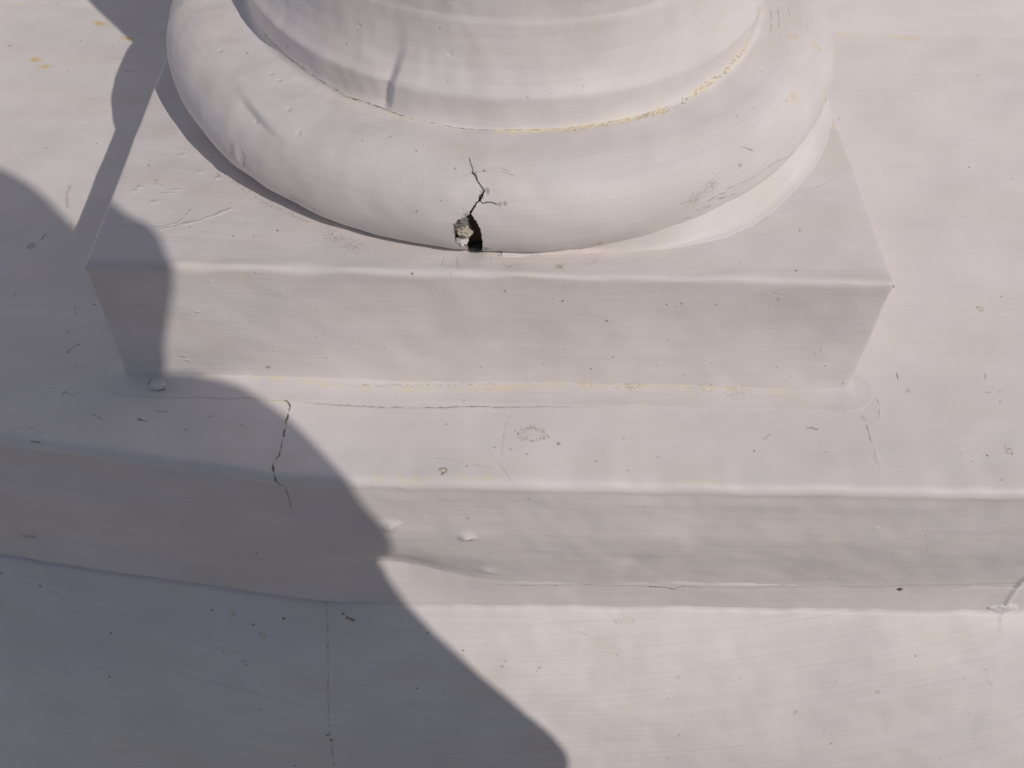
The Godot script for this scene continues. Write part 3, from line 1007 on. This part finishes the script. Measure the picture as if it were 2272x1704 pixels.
	l.line([-0.2227, 0.2794, -0.2150, 0.2798], 0.5, 0.5, 0.2)
	l.line([-0.3125, 0.2992, -0.3091, 0.2959, -0.3002, 0.2957, -0.2910, 0.3000], 0.4, 0.35, 0.1)
	l.line([-0.2972, 0.3058, -0.2915, 0.3067], 0.7, 0.6, 0.1)
	l.line([-0.1106, 0.2910, -0.1083, 0.2916, -0.1070, 0.2938], 0.7, 0.4, 0.2)
	l.seam([-0.2136, 0.2643, -0.1855, 0.2646, -0.1748, 0.2664, -0.1622, 0.2677, -0.1541, 0.2659, -0.1476, 0.2680, -0.1384, 0.2668, -0.1172, 0.2699, -0.1002, 0.2708], 0.5, 0.35, 0.4)
	l.seam([-0.1002, 0.2711, -0.0762, 0.2715, -0.0354, 0.2714, -0.0093, 0.2698, 0.0129, 0.2699], 0.5, 0.42, 0.4)
	l.seam([0.0129, 0.2699, 0.0467, 0.2685, 0.0839, 0.2667, 0.0945, 0.2671], 0.5, 0.25, 0.3)
	l.seam([0.1307, 0.2664, 0.1671, 0.2664, 0.1767, 0.2669, 0.1876, 0.2663], 0.6, 0.4, 0.3)
	l.seam([-0.1439, 0.2645, -0.1382, 0.2684, -0.1350, 0.2724, -0.1358, 0.2857, -0.1360, 0.2987, -0.1366, 0.3127, -0.1398, 0.3214, -0.1374, 0.3311, -0.1337, 0.3364, -0.1296, 0.3375, -0.1255, 0.3462], 1.0, 0.75, 0.5)
	l.dot(0.0086, 0.2579, 1.2, 0.6)
	l.dot(0.0417, 0.2578, 1.2, 0.6)
	l.dot(0.0246, 0.2579, 2.4, 0.55)
	l.crust(0.0277, 0.2935, 10, 6, 0.5)
	l.dot(0.0448, 0.3004, 1.5, 0.5)
	l.dot(0.0238, 0.3100, 0.7, 0.6)
	l.dot(0.0025, 0.3046, 0.7, 0.6)
	l.dot(-0.0154, 0.3202, 0.7, 0.6)
	l.dot(0.0892, 0.3206, 0.7, 0.6)
	l.dot(0.1100, 0.3095, 0.7, 0.6)
	l.dot(0.0886, 0.2953, 0.7, 0.6)
	l.dot(0.0688, 0.3142, 0.7, 0.6)
	l.dot(-0.0297, 0.2857, 0.7, 0.6)
	l.dot(0.0132, 0.3060, 0.7, 0.6)
	l.crust(-0.0303, 0.3239, 2.5, 2.5, 0.7)
	l.dot(-0.0312, 0.3273, 0.7, 0.8)
	l.line([0.0139, 0.2719, 0.0097, 0.2847, 0.0066, 0.3106], 0.8, 0.12, 0.2)
	l.line([-0.0026, 0.3070, 0.0046, 0.3157, 0.0145, 0.3326], 0.8, 0.10, 0.2)
	l.line([-0.0357, 0.3141, -0.0175, 0.3168, 0.0026, 0.3219], 1.0, 0.08, 0.0)
	l.line([0.2898, 0.2298, 0.2887, 0.2371], 0.8, 0.8, 0.3)
	l.line([0.2918, 0.2488, 0.2941, 0.2454, 0.2947, 0.2482], 0.8, 0.8, 0.2)
	l.chip([0.2548, 0.2718, 0.2561, 0.2762], 1.8, 0.4)
	l.line([0.2556, 0.2799, 0.2556, 0.2879, 0.2555, 0.2945], 0.5, 0.4, 0.3)
	l.line([0.2550, 0.3023, 0.2545, 0.3131], 0.4, 0.25, 0.2)
	l.line([0.2139, 0.2830, 0.2183, 0.2822, 0.2206, 0.2837, 0.2227, 0.2832], 0.6, 0.7, 0.2)
	l.chip([0.1837, 0.2923, 0.1890, 0.2876], 1.2, 0.3)
	l.dot(0.1751, 0.3031, 0.8, 0.8)
	l.dot(0.3325, 0.3031, 0.8, 0.8)
	l.dot(0.3149, 0.3019, 0.5, 0.6)
	l.dot(0.3524, 0.2072, 0.5, 0.6)
	l.dot(0.3513, 0.2107, 0.5, 0.6)
	l.dot(0.1883, 0.1248, 0.5, 0.6)
	l.dot(0.2213, 0.2934, 0.5, 0.6)
	l.dot(0.3209, 0.3082, 0.5, 0.6)
	l.line([0.3566, 0.2556, 0.3546, 0.2590], 0.6, 0.8, 0.1)
	l.line([0.3487, 0.2480, 0.3532, 0.2473], 0.5, 0.5, 0.1)
	l.line([0.3565, 0.2480, 0.3605, 0.2464], 0.5, 0.5, 0.1)
	l.crust(0.3710, 0.1640, 2.5, 2.5, 0.4)
	l.crust(0.3484, 0.2995, 2.5, 2.5, 0.4)
	l.line([0.3477, 0.2936, 0.3469, 0.2969], 0.5, 0.4, 0.1)
	l.line([0.3354, 0.3226, 0.3355, 0.3245], 0.6, 0.5, 0.1)
	l.line([0.3540, 0.2294, 0.3525, 0.2354], 0.5, 0.5, 0.1)
	l.bump(0.2682, 0.2653, 3, 6, 0.35)
	l.line([0.2693, 0.2548, 0.2696, 0.2618, 0.2658, 0.2729], 0.8, 0.25, 0.2)
	l.dot(0.4677, -0.1568, 0.9, 0.8)
	l.dot(0.4191, -0.1681, 0.5, 0.5)
	l.dot(0.4047, -0.1221, 0.5, 0.5)
	l.dot(0.4004, -0.1012, 0.5, 0.5)
	l.dot(0.3787, -0.0036, 0.5, 0.5)
	l.dot(0.3562, 0.0412, 0.5, 0.5)
	l.dot(0.3678, 0.0706, 0.5, 0.5)
	l.dot(0.3526, -0.0133, 0.5, 0.5)
	l.dot(0.4493, 0.0029, 1.2, 0.3)
	l.tint([0.3422, -0.2258, 0.3682, -0.2253, 0.3996, -0.2243, 0.4304, -0.2209], 5, 0.10)
	l.tint([0.3390, -0.1927, 0.3366, -0.1677], 3, 0.05)
	l.tint([-0.2135, 0.2650, -0.1749, 0.2660, -0.1382, 0.2684], 4, 0.08)
	l.tint([-0.0744, 0.3309, -0.0251, 0.3298, 0.0046, 0.3292], 4, 0.08)
	l.tint([0.1235, 0.3290, 0.1537, 0.3290], 4, 0.08)
	l.tint([-0.4869, -0.2309, -0.4566, -0.2299, -0.4278, -0.2348], 5, 0.06)
	l.ridge([0.2572, 0.2799, 0.2576, 0.2958, 0.2572, 0.3125, 0.2564, 0.3200], 1.2, 0.35)
	l.stain(-0.3484, -0.1741, 2.5, 0.7)
	l.stain(-0.3819, -0.1999, 2.5, 0.7)
	l.stain(-0.4230, -0.1337, 2.5, 0.7)
	l.bump(-0.1350, 0.2532, 2, 2, 0.4)
	l.ridge([-0.0760, 0.3357, -0.0643, 0.3349, -0.0544, 0.3365, -0.0502, 0.3399], 1.2, 0.3)

	var t := Paint.new(-0.262, -0.02, 0.262, 0.38, 1.0, 0.00038, 33, Vector3(0.0, 0.06, 0.4), 1.1, 1.1, 1.0, -6.0)
	t.specks(150)
	t.lumps(150)
	t.strokes(70, Vector3(0.0, 0.06, 0.4), 0.2)
	t.ridge([-0.2444, 0.2115, -0.2296, 0.2124, -0.2146, 0.2148, -0.2012, 0.2097, -0.1975, 0.2036, -0.1952, 0.1958], 1.2, 0.5)
	t.ridge([-0.2141, 0.2169, -0.1997, 0.2119, -0.1873, 0.2062, -0.1698, 0.1940], 1.8, 0.5)
	t.ridge([-0.2172, 0.1804, -0.2075, 0.1792], 1.5, 0.4)
	t.bump(-0.1848, 0.1628, 2, 2, 0.6)
	t.bump(-0.2335, 0.1747, 2, 2, 0.6)
	t.line([-0.1864, 0.1571, -0.1830, 0.1619], 0.5, 0.6, 0.2)
	t.dot(-0.1977, 0.2002, 0.5, 0.6)
	t.dot(-0.1827, 0.2172, 0.5, 0.6)
	t.dot(-0.1522, 0.2204, 0.5, 0.6)
	t.grime(-0.1025, 0.2192, 7, 0.45)
	t.grime(-0.0898, 0.2275, 9, 0.5)
	t.dot(0.1988, 0.2007, 0.8, 0.6)
	t.line([0.1319, 0.2146, 0.1390, 0.2098, 0.1430, 0.2067, 0.1449, 0.2036], 0.7, 0.6, 0.3)
	t.line([0.1517, 0.1952, 0.1542, 0.1955, 0.1559, 0.1911], 0.6, 0.7, 0.2)
	t.line([-0.0237, 0.2349, -0.0229, 0.2468], 0.5, 0.4, 0.2)
	t.line([-0.0319, 0.2352, -0.0330, 0.2437], 0.5, 0.3, 0.2)
	t.line([-0.0027, 0.2341, -0.0022, 0.2426], 0.4, 0.25, 0.2)
	t.line([0.0052, 0.2402, 0.0081, 0.2433, 0.0115, 0.2400], 0.6, 0.55, 0.2)
	t.stain(0.1825, 0.1738, 5, 0.25)
	t.stain(0.1999, 0.1534, 5, 0.25)
	t.stain(0.2101, 0.1393, 5, 0.25)
	t.stain(0.2205, 0.1249, 5, 0.25)
	t.stain(0.2294, 0.1083, 5, 0.25)
	t.stain(0.2440, 0.0815, 5, 0.25)
	t.line([0.0580, 0.2379, 0.0609, 0.2375], 0.5, 0.4, 0.2)
	t.tint([0.1825, 0.1738, 0.1999, 0.1534, 0.2101, 0.1393, 0.2205, 0.1249, 0.2298, 0.1065, 0.2445, 0.0796], 3, 0.2)
	t.tint([0.0333, 0.2356, 0.0418, 0.2424, 0.0553, 0.2426], 7, 0.05)
	t.grime(0.0399, 0.2411, 3, 0.55)
	t.dot(0.0272, 0.2296, 1.0, 0.8)
	t.line([0.0501, 0.2294, 0.0542, 0.2256, 0.0585, 0.2280], 0.7, 0.5, 0.2)
	t.line([0.1214, 0.2231, 0.1275, 0.2219], 0.4, 0.4, 0.1)
	t.ridge([-0.2244, 0.1703, -0.2127, 0.1778, -0.2053, 0.1751], 1.6, 0.4)
	t.ridge([-0.0164, 0.2173, -0.0281, 0.2207], 1.4, 0.4)
	t.bump(-0.2124, 0.1397, 3, 2, 0.5)
	t.bump(-0.1976, 0.1576, 3, 2, 0.5)
	t.bump(-0.2203, 0.1891, 3, 2, 0.5)
	t.bump(-0.2355, 0.1788, 3, 2, 0.5)
	t.ridge([0.2158, 0.1593, 0.2294, 0.1504, 0.2356, 0.1467], 1.3, 0.35)
	t.crumbs([-0.2017, 0.1306, -0.1852, 0.1520, -0.1674, 0.1726, -0.1455, 0.1907, -0.1186, 0.2064], 2.0, 0.4)
	t.crumbs([0.0014, 0.2312, 0.0257, 0.2303, 0.0502, 0.2265], 1.5, 0.35)
	t.dot(-0.1517, 0.3400, 2.0, 0.35)
	t.dot(0.0731, 0.2861, 1.0, 0.5)
	t.dot(0.0811, 0.3213, 0.7, 0.8)
	t.dot(0.1188, 0.2703, 0.7, 0.8)
	t.dot(0.1096, 0.2713, 0.7, 0.8)
	t.dot(0.0674, 0.3336, 0.7, 0.8)
	t.dot(-0.0276, 0.2498, 0.5, 0.6)
	t.dot(0.1045, 0.2767, 0.5, 0.6)
	t.dot(0.0992, 0.2817, 0.5, 0.6)
	t.dot(0.0481, 0.3153, 0.5, 0.6)
	t.dot(0.0346, 0.3312, 0.5, 0.6)
	t.dot(-0.0716, 0.3170, 0.5, 0.6)
	t.dot(-0.0877, 0.3078, 0.5, 0.6)
	t.bump(-0.0067, 0.3326, 1.2, 1.2, 0.4)
	t.bump(0.1120, 0.3276, 1.2, 1.2, 0.4)
	t.bump(0.0249, 0.3456, 1.2, 1.2, 0.4)
	t.bump(-0.0362, 0.3458, 1.2, 1.2, 0.4)
	t.dot(0.1800, 0.2655, 0.8, 0.7)
	t.line([0.1704, 0.2563, 0.1762, 0.2582, 0.1817, 0.2603], 0.5, 0.3, 0.2)
	t.line([0.1686, 0.2591, 0.1743, 0.2623, 0.1811, 0.2641], 0.5, 0.25, 0.2)
	t.line([0.2273, 0.2581, 0.2308, 0.2597, 0.2352, 0.2630], 0.6, 0.25, 0.2)
	t.bump(0.2179, 0.3144, 1.2, 1.2, 0.4)
	t.bump(0.2203, 0.3097, 1.2, 1.2, 0.4)
	t.bump(0.2066, 0.3360, 1.2, 1.2, 0.4)
	t.bump(0.1324, 0.3368, 1.2, 1.2, 0.4)
	t.bump(0.1752, 0.3468, 1.2, 1.2, 0.4)
	t.bump(-0.2062, 0.3290, 2, 1, 0.5)
	t.bump(-0.2046, 0.3335, 2, 1, 0.5)
	t.bump(-0.1888, 0.2867, 2, 1, 0.5)
	t.bump(-0.1105, 0.3269, 2, 1, 0.5)
	t.tint([-0.1030, 0.3615, -0.0601, 0.3615, -0.0170, 0.3608, 0.0260, 0.3574, 0.0690, 0.3552, 0.1351, 0.3539], 4, 0.10)
	t.tint([0.1328, 0.3553, 0.1654, 0.3549, 0.1943, 0.3570, 0.2104, 0.3599], 4, 0.10)
	t.tint([-0.2042, 0.3549, -0.1773, 0.3516, -0.1461, 0.3547, -0.1029, 0.3607], 4, 0.10)
	t.grime(0.1459, 0.3552, 10, 0.3)
	t.grime(0.1715, 0.3578, 10, 0.3)
	t.grime(0.0962, 0.3560, 8, 0.3)
	t.crumbs([0.0582, 0.3544, 0.0905, 0.3540, 0.1350, 0.3532], 1.6, 0.35)
	t.crumbs([-0.1028, 0.3595, -0.0493, 0.3585, 0.0044, 0.3564], 1.4, 0.25)
	t.line([-0.2285, 0.3553, -0.2320, 0.3585, -0.2322, 0.3625, -0.2295, 0.3655, -0.2240, 0.3662, -0.2205, 0.3655], 1.3, 0.6, 0.3)
	t.tint([-0.2310, 0.3600, -0.2300, 0.3650, -0.2240, 0.3660], 1.8, 0.12)

	var o := Paint.new(-0.1, -0.002, 3.3, 0.24, 0.24, 0.00045, 47, Vector3(0.03, 0.0, 0.5), 0.9, 1.1, 1.0, -3.0)
	o.specks(130)
	o.lumps(90)
	o.strokes(70, Vector3(0.03, 0.0, 0.5), 0.2)
	o.dot(1.8153, 0.0827, 0.8, 0.5)
	o.dot(1.7007, 0.0740, 0.8, 0.5)
	o.dot(1.7849, 0.0455, 0.8, 0.5)
	o.dot(1.9066, 0.0897, 0.8, 0.5)
	o.dot(1.9698, 0.0806, 0.5, 0.5)
	o.dot(1.7264, 0.0543, 0.5, 0.5)
	o.dot(1.4269, 0.1375, 0.5, 0.5)
	o.line([1.6773, 0.0696, 1.6562, 0.0722, 1.6094, 0.0744, 1.5790, 0.0740, 1.5462, 0.0718], 0.4, 0.3, 0.15)
	o.line([1.6000, 0.0766, 1.5790, 0.0762, 1.5532, 0.0740], 0.5, 0.35, 0.15)
	o.line([1.6539, 0.0744, 1.5977, 0.0762], 0.4, 0.2, 0.15)
	o.line([0.6500, 0.0692, 0.6477, 0.0670], 0.8, 0.7, 0.2)
	o.dot(0.9121, 0.0508, 1.8, 0.25)
	o.line([1.0174, 0.0346, 0.9846, 0.0368, 0.9612, 0.0355], 0.7, 0.45, 0.3)
	o.line([0.9800, 0.0328, 0.9355, 0.0298, 0.9074, 0.0293], 0.8, 0.5, 0.3)
	o.line([1.0525, 0.0298, 0.9987, 0.0280], 0.7, 0.35, 0.3)
	o.line([0.8934, 0.0613, 0.8747, 0.0587, 0.8536, 0.0547], 0.6, 0.5, 0.2)
	o.line([0.9215, 0.0622, 0.9215, 0.0609], 0.5, 0.6, 0.2)
	o.line([0.5775, 0.0293, 0.6056, 0.0276, 0.6313, 0.0263, 0.7553, 0.0372, 0.8396, 0.0381, 0.9589, 0.0381], 0.7, 0.3, 0.3)
	o.line([0.1703, 0.1063, 0.3833, 0.1031], 0.4, 0.5, 0.2)
	o.line([0.1657, 0.1012, 0.2897, 0.0993], 0.4, 0.4, 0.2)
	o.line([0.1446, 0.0942, 0.1961, 0.0929], 0.4, 0.5, 0.2)
	o.line([0.7226, 0.0801, 0.7226, 0.0788], 0.5, 0.6, 0.2)
	o.stain(0.3365, 0.0884, 5, 0.35)
	o.stain(0.3248, 0.0701, 5, 0.35)
	o.stain(0.6173, 0.0648, 5, 0.35)
	o.stain(0.2008, 0.1137, 5, 0.35)
	o.dot(0.5915, 0.0948, 0.6, 0.5)
	o.dot(0.7670, 0.0784, 0.6, 0.5)
	o.dot(0.8396, 0.0806, 0.6, 0.5)
	o.line([2.3067, 0.0447, 2.2927, 0.0412, 2.2997, 0.0346, 2.3208, 0.0285], 0.6, 0.4, 0.5)
	o.seamc([2.6086, 0.1174, 2.4331, 0.1176, 2.3020, 0.1171, 2.1476, 0.1149], 0.6, 0.6, 0.4)
	o.seamc([2.1453, 0.1138, 2.0704, 0.1150, 2.0166, 0.1147, 1.9698, 0.1146, 1.9230, 0.1136, 1.8738, 0.1125, 1.7943, 0.1126, 1.7475, 0.1114, 1.6749, 0.1114, 1.6164, 0.1114], 0.6, 0.6, 0.4)
	o.seamc([1.6164, 0.1114, 1.5509, 0.1132, 1.4807, 0.1129, 1.3684, 0.1122, 1.2701, 0.1131, 1.1297, 0.1121, 0.9893, 0.1121], 0.5, 0.5, 0.4)
	o.crack([1.6305, 0.0569, 1.6305, 0.0587, 1.6258, 0.0604, 1.6211, 0.0622], 1.0, 0.95, 0.6)
	o.crack([1.6211, 0.0622, 1.6258, 0.0635, 1.6328, 0.0652, 1.6398, 0.0679, 1.6445, 0.0705, 1.6515, 0.0718, 1.6562, 0.0731], 0.7, 0.85, 0.5)
	o.crack([1.6539, 0.0736, 1.6562, 0.0762, 1.6632, 0.0792, 1.6679, 0.0827], 0.4, 0.7, 0.3)
	o.crack([1.6305, 0.0565, 1.6234, 0.0552, 1.6024, 0.0560, 1.5883, 0.0552], 0.5, 0.8, 0.4)
	o.chipd(1.6141, 0.0635, 1.6, 0.35)
	o.chipd(1.6117, 0.0617, 1.6, 0.35)
	o.chipd(1.5813, 0.0552, 1.6, 0.35)
	o.chipd(1.5696, 0.0556, 1.6, 0.35)
	o.chipd(1.6281, 0.0613, 1.6, 0.25)
	o.chipd(1.6258, 0.0595, 1.6, 0.25)
	o.chipd(1.6609, 0.0486, 1.6, 0.2)
	o.chipd(1.6609, 0.0477, 1.6, 0.2)
	o.chipd(1.6468, 0.0718, 1.6, 0.2)
	o.chipd(1.6468, 0.0714, 1.6, 0.2)
	o.chipd(1.6141, 0.0201, 2.2, 0.35)
	o.chipd(1.6071, 0.0180, 2.2, 0.35)
	o.chipd(1.6117, 0.0158, 2.2, 0.35)
	o.tint([1.5930, 0.1114, 1.4713, 0.1121, 1.3427, 0.1114, 1.2327, 0.1121, 1.1180, 0.1114, 0.9940, 0.1108], 4, 0.16)
	o.tint([0.9261, 0.1125, 0.8232, 0.1139, 0.7038, 0.1138, 0.6102, 0.1160, 0.5120, 0.1172, 0.4324, 0.1212, 0.4347, 0.1350], 3.5, 0.16)
	o.tint([2.1429, 0.1130, 1.9604, 0.1123, 1.7989, 0.1108, 1.6445, 0.1101], 3, 0.05)
	o.tint([1.7241, 0.0890, 1.5930, 0.0929, 1.4620, 0.0903], 5, 0.05)
	o.crumbs([1.3777, 0.1108, 1.2888, 0.1114, 1.2069, 0.1114, 1.1204, 0.1101, 1.0244, 0.1108, 0.9168, 0.1101], 2.2, 0.6)
	o.crumbs([0.9261, 0.1122, 0.8232, 0.1139, 0.7038, 0.1138, 0.6102, 0.1160, 0.5283, 0.1169], 2.2, 0.75)
	o.crumbs([0.5283, 0.1169, 0.4488, 0.1203, 0.4394, 0.1345, 0.3879, 0.1363], 1.6, 0.35)
	o.dot(0.3973, 0.0368, 1.6, 0.8)
	o.grime(2.1406, 0.0232, 9, 0.35)
	o.grime(2.0727, 0.0188, 9, 0.35)
	o.line([1.0829, 0.0258, 1.0244, 0.0210, 0.9683, 0.0219], 0.5, 0.5, 0.2)
	o.line([1.1087, 0.0403, 1.0665, 0.0412, 1.0385, 0.0442], 0.5, 0.35, 0.2)
	o.line([1.0385, 0.0315, 0.9987, 0.0289], 0.5, 0.4, 0.2)
	o.grime(1.0127, 0.0464, 7, 0.4)
	o.grime(1.0619, 0.0407, 7, 0.4)
	o.dot(1.3193, 0.0206, 1.2, 0.8)
	o.bump(2.6132, 0.0841, 2, 2, 0.5)
	o.bump(2.3676, 0.0993, 2, 2, 0.5)
	o.bump(2.2295, 0.0819, 2, 2, 0.5)
	o.bump(2.1523, 0.0709, 2, 2, 0.5)
	o.bump(2.2318, 0.0258, 2, 2, 0.5)
	o.bump(2.2950, 0.0648, 2, 2, 0.5)
	o.bump(2.4144, 0.0993, 2, 2, 0.5)
	o.bump(1.7662, 0.1579, 2.5, 1.5, 0.4)
	o.bump(2.1102, 0.1610, 2.5, 1.5, 0.4)
	o.bump(1.5064, 0.1345, 2.5, 1.5, 0.4)

	var a := Paint.new(-0.48, -0.262, 0.55, -0.1, 1.0, 0.00052, 58, Vector3(0.0, 0.03, 0.6), 1.1, 0.8, 1.1, -7.0)
	a.specks(45)
	a.lumps(40)
	a.strokes(50, Vector3(0.0, 0.03, 0.6), 0.2)
	a.dot(0.3023, -0.1636, 0.6, 0.7)
	a.dot(0.2958, -0.1475, 0.6, 0.7)
	a.dot(0.2489, -0.2105, 0.6, 0.7)
	a.bump(-0.0619, -0.1452, 5, 3, 1.0)
	a.bump(-0.0112, -0.1580, 4, 3, 1.0)
	a.bump(0.0032, -0.2110, 4, 3, 0.5)
	a.bump(0.2598, -0.1407, 3, 2, 0.3)
	a.pitd(0.3052, -0.2262, 2.6, 0.85)
	a.oval(0.1153, -0.2642, 6.5, 3.0, 0.3)
	a.seam([0.1189, -0.2265, 0.1288, -0.2278, 0.1335, -0.2288, 0.1377, -0.2301, 0.1423, -0.2263, 0.1459, -0.2257], 0.8, 0.7, 0.4)
	a.dot(0.0500, -0.2262, 0.6, 0.7)
	a.dot(-0.1611, -0.1929, 0.8, 0.8)
	a.dot(-0.3394, -0.2238, 3, 0.25)
	a.dot(-0.3336, -0.2223, 3, 0.25)
	a.seam([-0.1311, -0.1102, -0.1297, -0.1230, -0.1292, -0.1391], 0.7, 0.35, 0.4)
	a.tint([0.3144, -0.2209, 0.3595, -0.2178], 2, 0.05)
	a.seam([0.0081, -0.2279, 0.0364, -0.2262, 0.0625, -0.2261, 0.1189, -0.2265], 0.5, 0.15, 0.3)
	a.seam([0.1432, -0.2260, 0.1890, -0.2254, 0.2461, -0.2238, 0.2912, -0.2207, 0.3477, -0.2173, 0.3920, -0.2153], 0.5, 0.15, 0.3)

	var s := Paint.new(-0.48, -0.01, 0.55, 0.26, 1.0, 0.00052, 66, Vector3(0.12, 0.34, 0.62), 1.3, 1.1)
	s.specks(70)
	s.lumps(60)
	s.strokes(150, Vector3(0.12, 0.34, 0.62), 0.36)
	s.dot(-0.3670, 0.0150, 0.9, 0.8)
	s.dot(-0.3367, 0.0204, 0.9, 0.8)
	s.dot(-0.2040, 0.0186, 0.9, 0.8)
	s.dot(-0.2827, 0.0492, 0.9, 0.8)
	s.dot(-0.2874, 0.0882, 0.9, 0.8)
	s.dot(-0.3305, 0.0240, 0.5, 0.7)
	s.dot(-0.3197, 0.0294, 0.5, 0.7)
	s.dot(-0.3197, 0.0516, 0.5, 0.7)
	s.dot(-0.1967, 0.0510, 0.5, 0.7)
	s.dot(-0.1837, 0.0780, 0.5, 0.7)
	s.dot(-0.1629, 0.1350, 0.5, 0.7)
	s.dot(-0.2007, 0.1164, 0.5, 0.7)
	s.dot(-0.2953, 0.0828, 0.5, 0.7)
	s.dot(-0.2413, 0.1086, 0.5, 0.7)
	s.dot(-0.2683, 0.0666, 0.5, 0.7)
	s.dot(-0.1498, 0.0168, 1.2, 0.9)
	s.crust(-0.1804, 0.0582, 2.5, 2.5, 0.2)
	s.crust(-0.1655, 0.0318, 2.5, 2.5, 0.2)
	s.crust(-0.1893, 0.0192, 2.5, 2.5, 0.2)
	s.line([-0.1763, 0.0996, -0.1730, 0.0984, -0.1699, 0.0972], 0.7, 0.85, 0.1)
	s.dot(-0.1191, 0.1140, 1.6, 0.6)
	s.dot(-0.1164, 0.1188, 1.6, 0.6)
	s.seam([-0.1179, 0.0000, -0.1166, 0.0252, -0.1172, 0.0768, -0.1172, 0.1122, -0.1155, 0.1494], 0.6, 0.22, 0.4)
	s.dot(-0.1053, 0.0090, 1.4, 0.7)
	s.dot(-0.1024, 0.0120, 1.4, 0.7)
	s.dot(-0.1001, 0.0132, 1.4, 0.7)
	s.dot(-0.0978, 0.0138, 1.4, 0.7)
	s.dot(-0.0426, 0.0228, 0.8, 0.8)
	s.dot(-0.0161, 0.0360, 0.8, 0.8)
	s.dot(-0.0504, 0.0690, 0.8, 0.8)
	s.dot(0.0135, 0.0492, 0.8, 0.8)
	s.dot(0.0393, 0.0528, 0.5, 0.7)
	s.dot(0.0000, 0.0306, 0.5, 0.7)
	s.dot(0.1408, 0.0750, 0.5, 0.7)
	s.dot(-0.0439, 0.0960, 0.5, 0.7)
	s.dot(-0.0305, 0.0714, 0.5, 0.7)
	s.dot(-0.0551, 0.0828, 0.5, 0.7)
	s.dot(0.0157, 0.0444, 0.5, 0.7)
	s.dot(-0.0852, 0.0942, 0.5, 0.7)
	s.dot(-0.0668, 0.0204, 0.5, 0.7)
	s.dot(0.1001, 0.0384, 0.5, 0.7)
	s.dot(0.0415, 0.0498, 1.4, 0.25)
	s.ring(0.1471, 0.0570, 1.2, 0.15)
	s.crust(0.1042, 0.0114, 8, 3, 0.15)
	s.chip([0.0696, 0.0204, 0.0790, 0.0240], 1.2, 0.25)
	s.dot(0.3270, 0.0360, 0.8, 0.7)
	s.dot(0.3826, 0.0468, 0.5, 0.7)
	s.dot(0.3679, 0.0546, 0.5, 0.7)
	s.dot(0.1949, 0.0570, 0.5, 0.7)
	s.dot(0.3634, 0.1338, 0.5, 0.7)
	s.dot(0.3770, 0.0870, 0.5, 0.7)
	s.crust(0.3022, 0.0678, 1.6, 1.6, 0.2)
	s.crust(0.2408, 0.0870, 1.6, 1.6, 0.2)
	s.bump(0.2703, 0.0588, 2.5, 2.5, 0.3)
	s.bump(0.3876, 0.0558, 2.5, 2.5, 0.3)
	s.bump(0.3911, 0.0588, 2.5, 2.5, 0.3)
	s.bump(0.1673, 0.1260, 1, 1, 0.4)
	s.bump(0.1610, 0.0894, 1, 1, 0.4)
	s.line([0.1859, 0.0582, 0.1878, 0.0594, 0.1889, 0.0582], 0.5, 0.5, 0.2)

	var paint := noisy("old white paint", Color(0.88, 0.865, 0.86), Color(0.915, 0.90, 0.895), 0.6, 0.02, 0.55)
	var stone := pedestal(l, a, s, paint)
	column(t, o, paint)

	# the white wall farther back, whose light reaches the ledge
	var wall := thing("back_wall", "plain white painted wall rising behind the column", "wall", Vector3(0.1, -1.1, -0.345))
	obj("wall_face", sheet(steps(-3.0, 3.0, 0.1), steps(0.0, 2.9, 0.1), func(x, y): return Vector3(x, y, 0.0), func(x, y): return Vector2(x, y), true), paint, wall)
	obj("wall_body", box(Vector3(6.0, 2.88, 0.3), Vector3(0.0, 1.44, -0.152)), paint, wall)
	details(stone, paint)
	photographer()
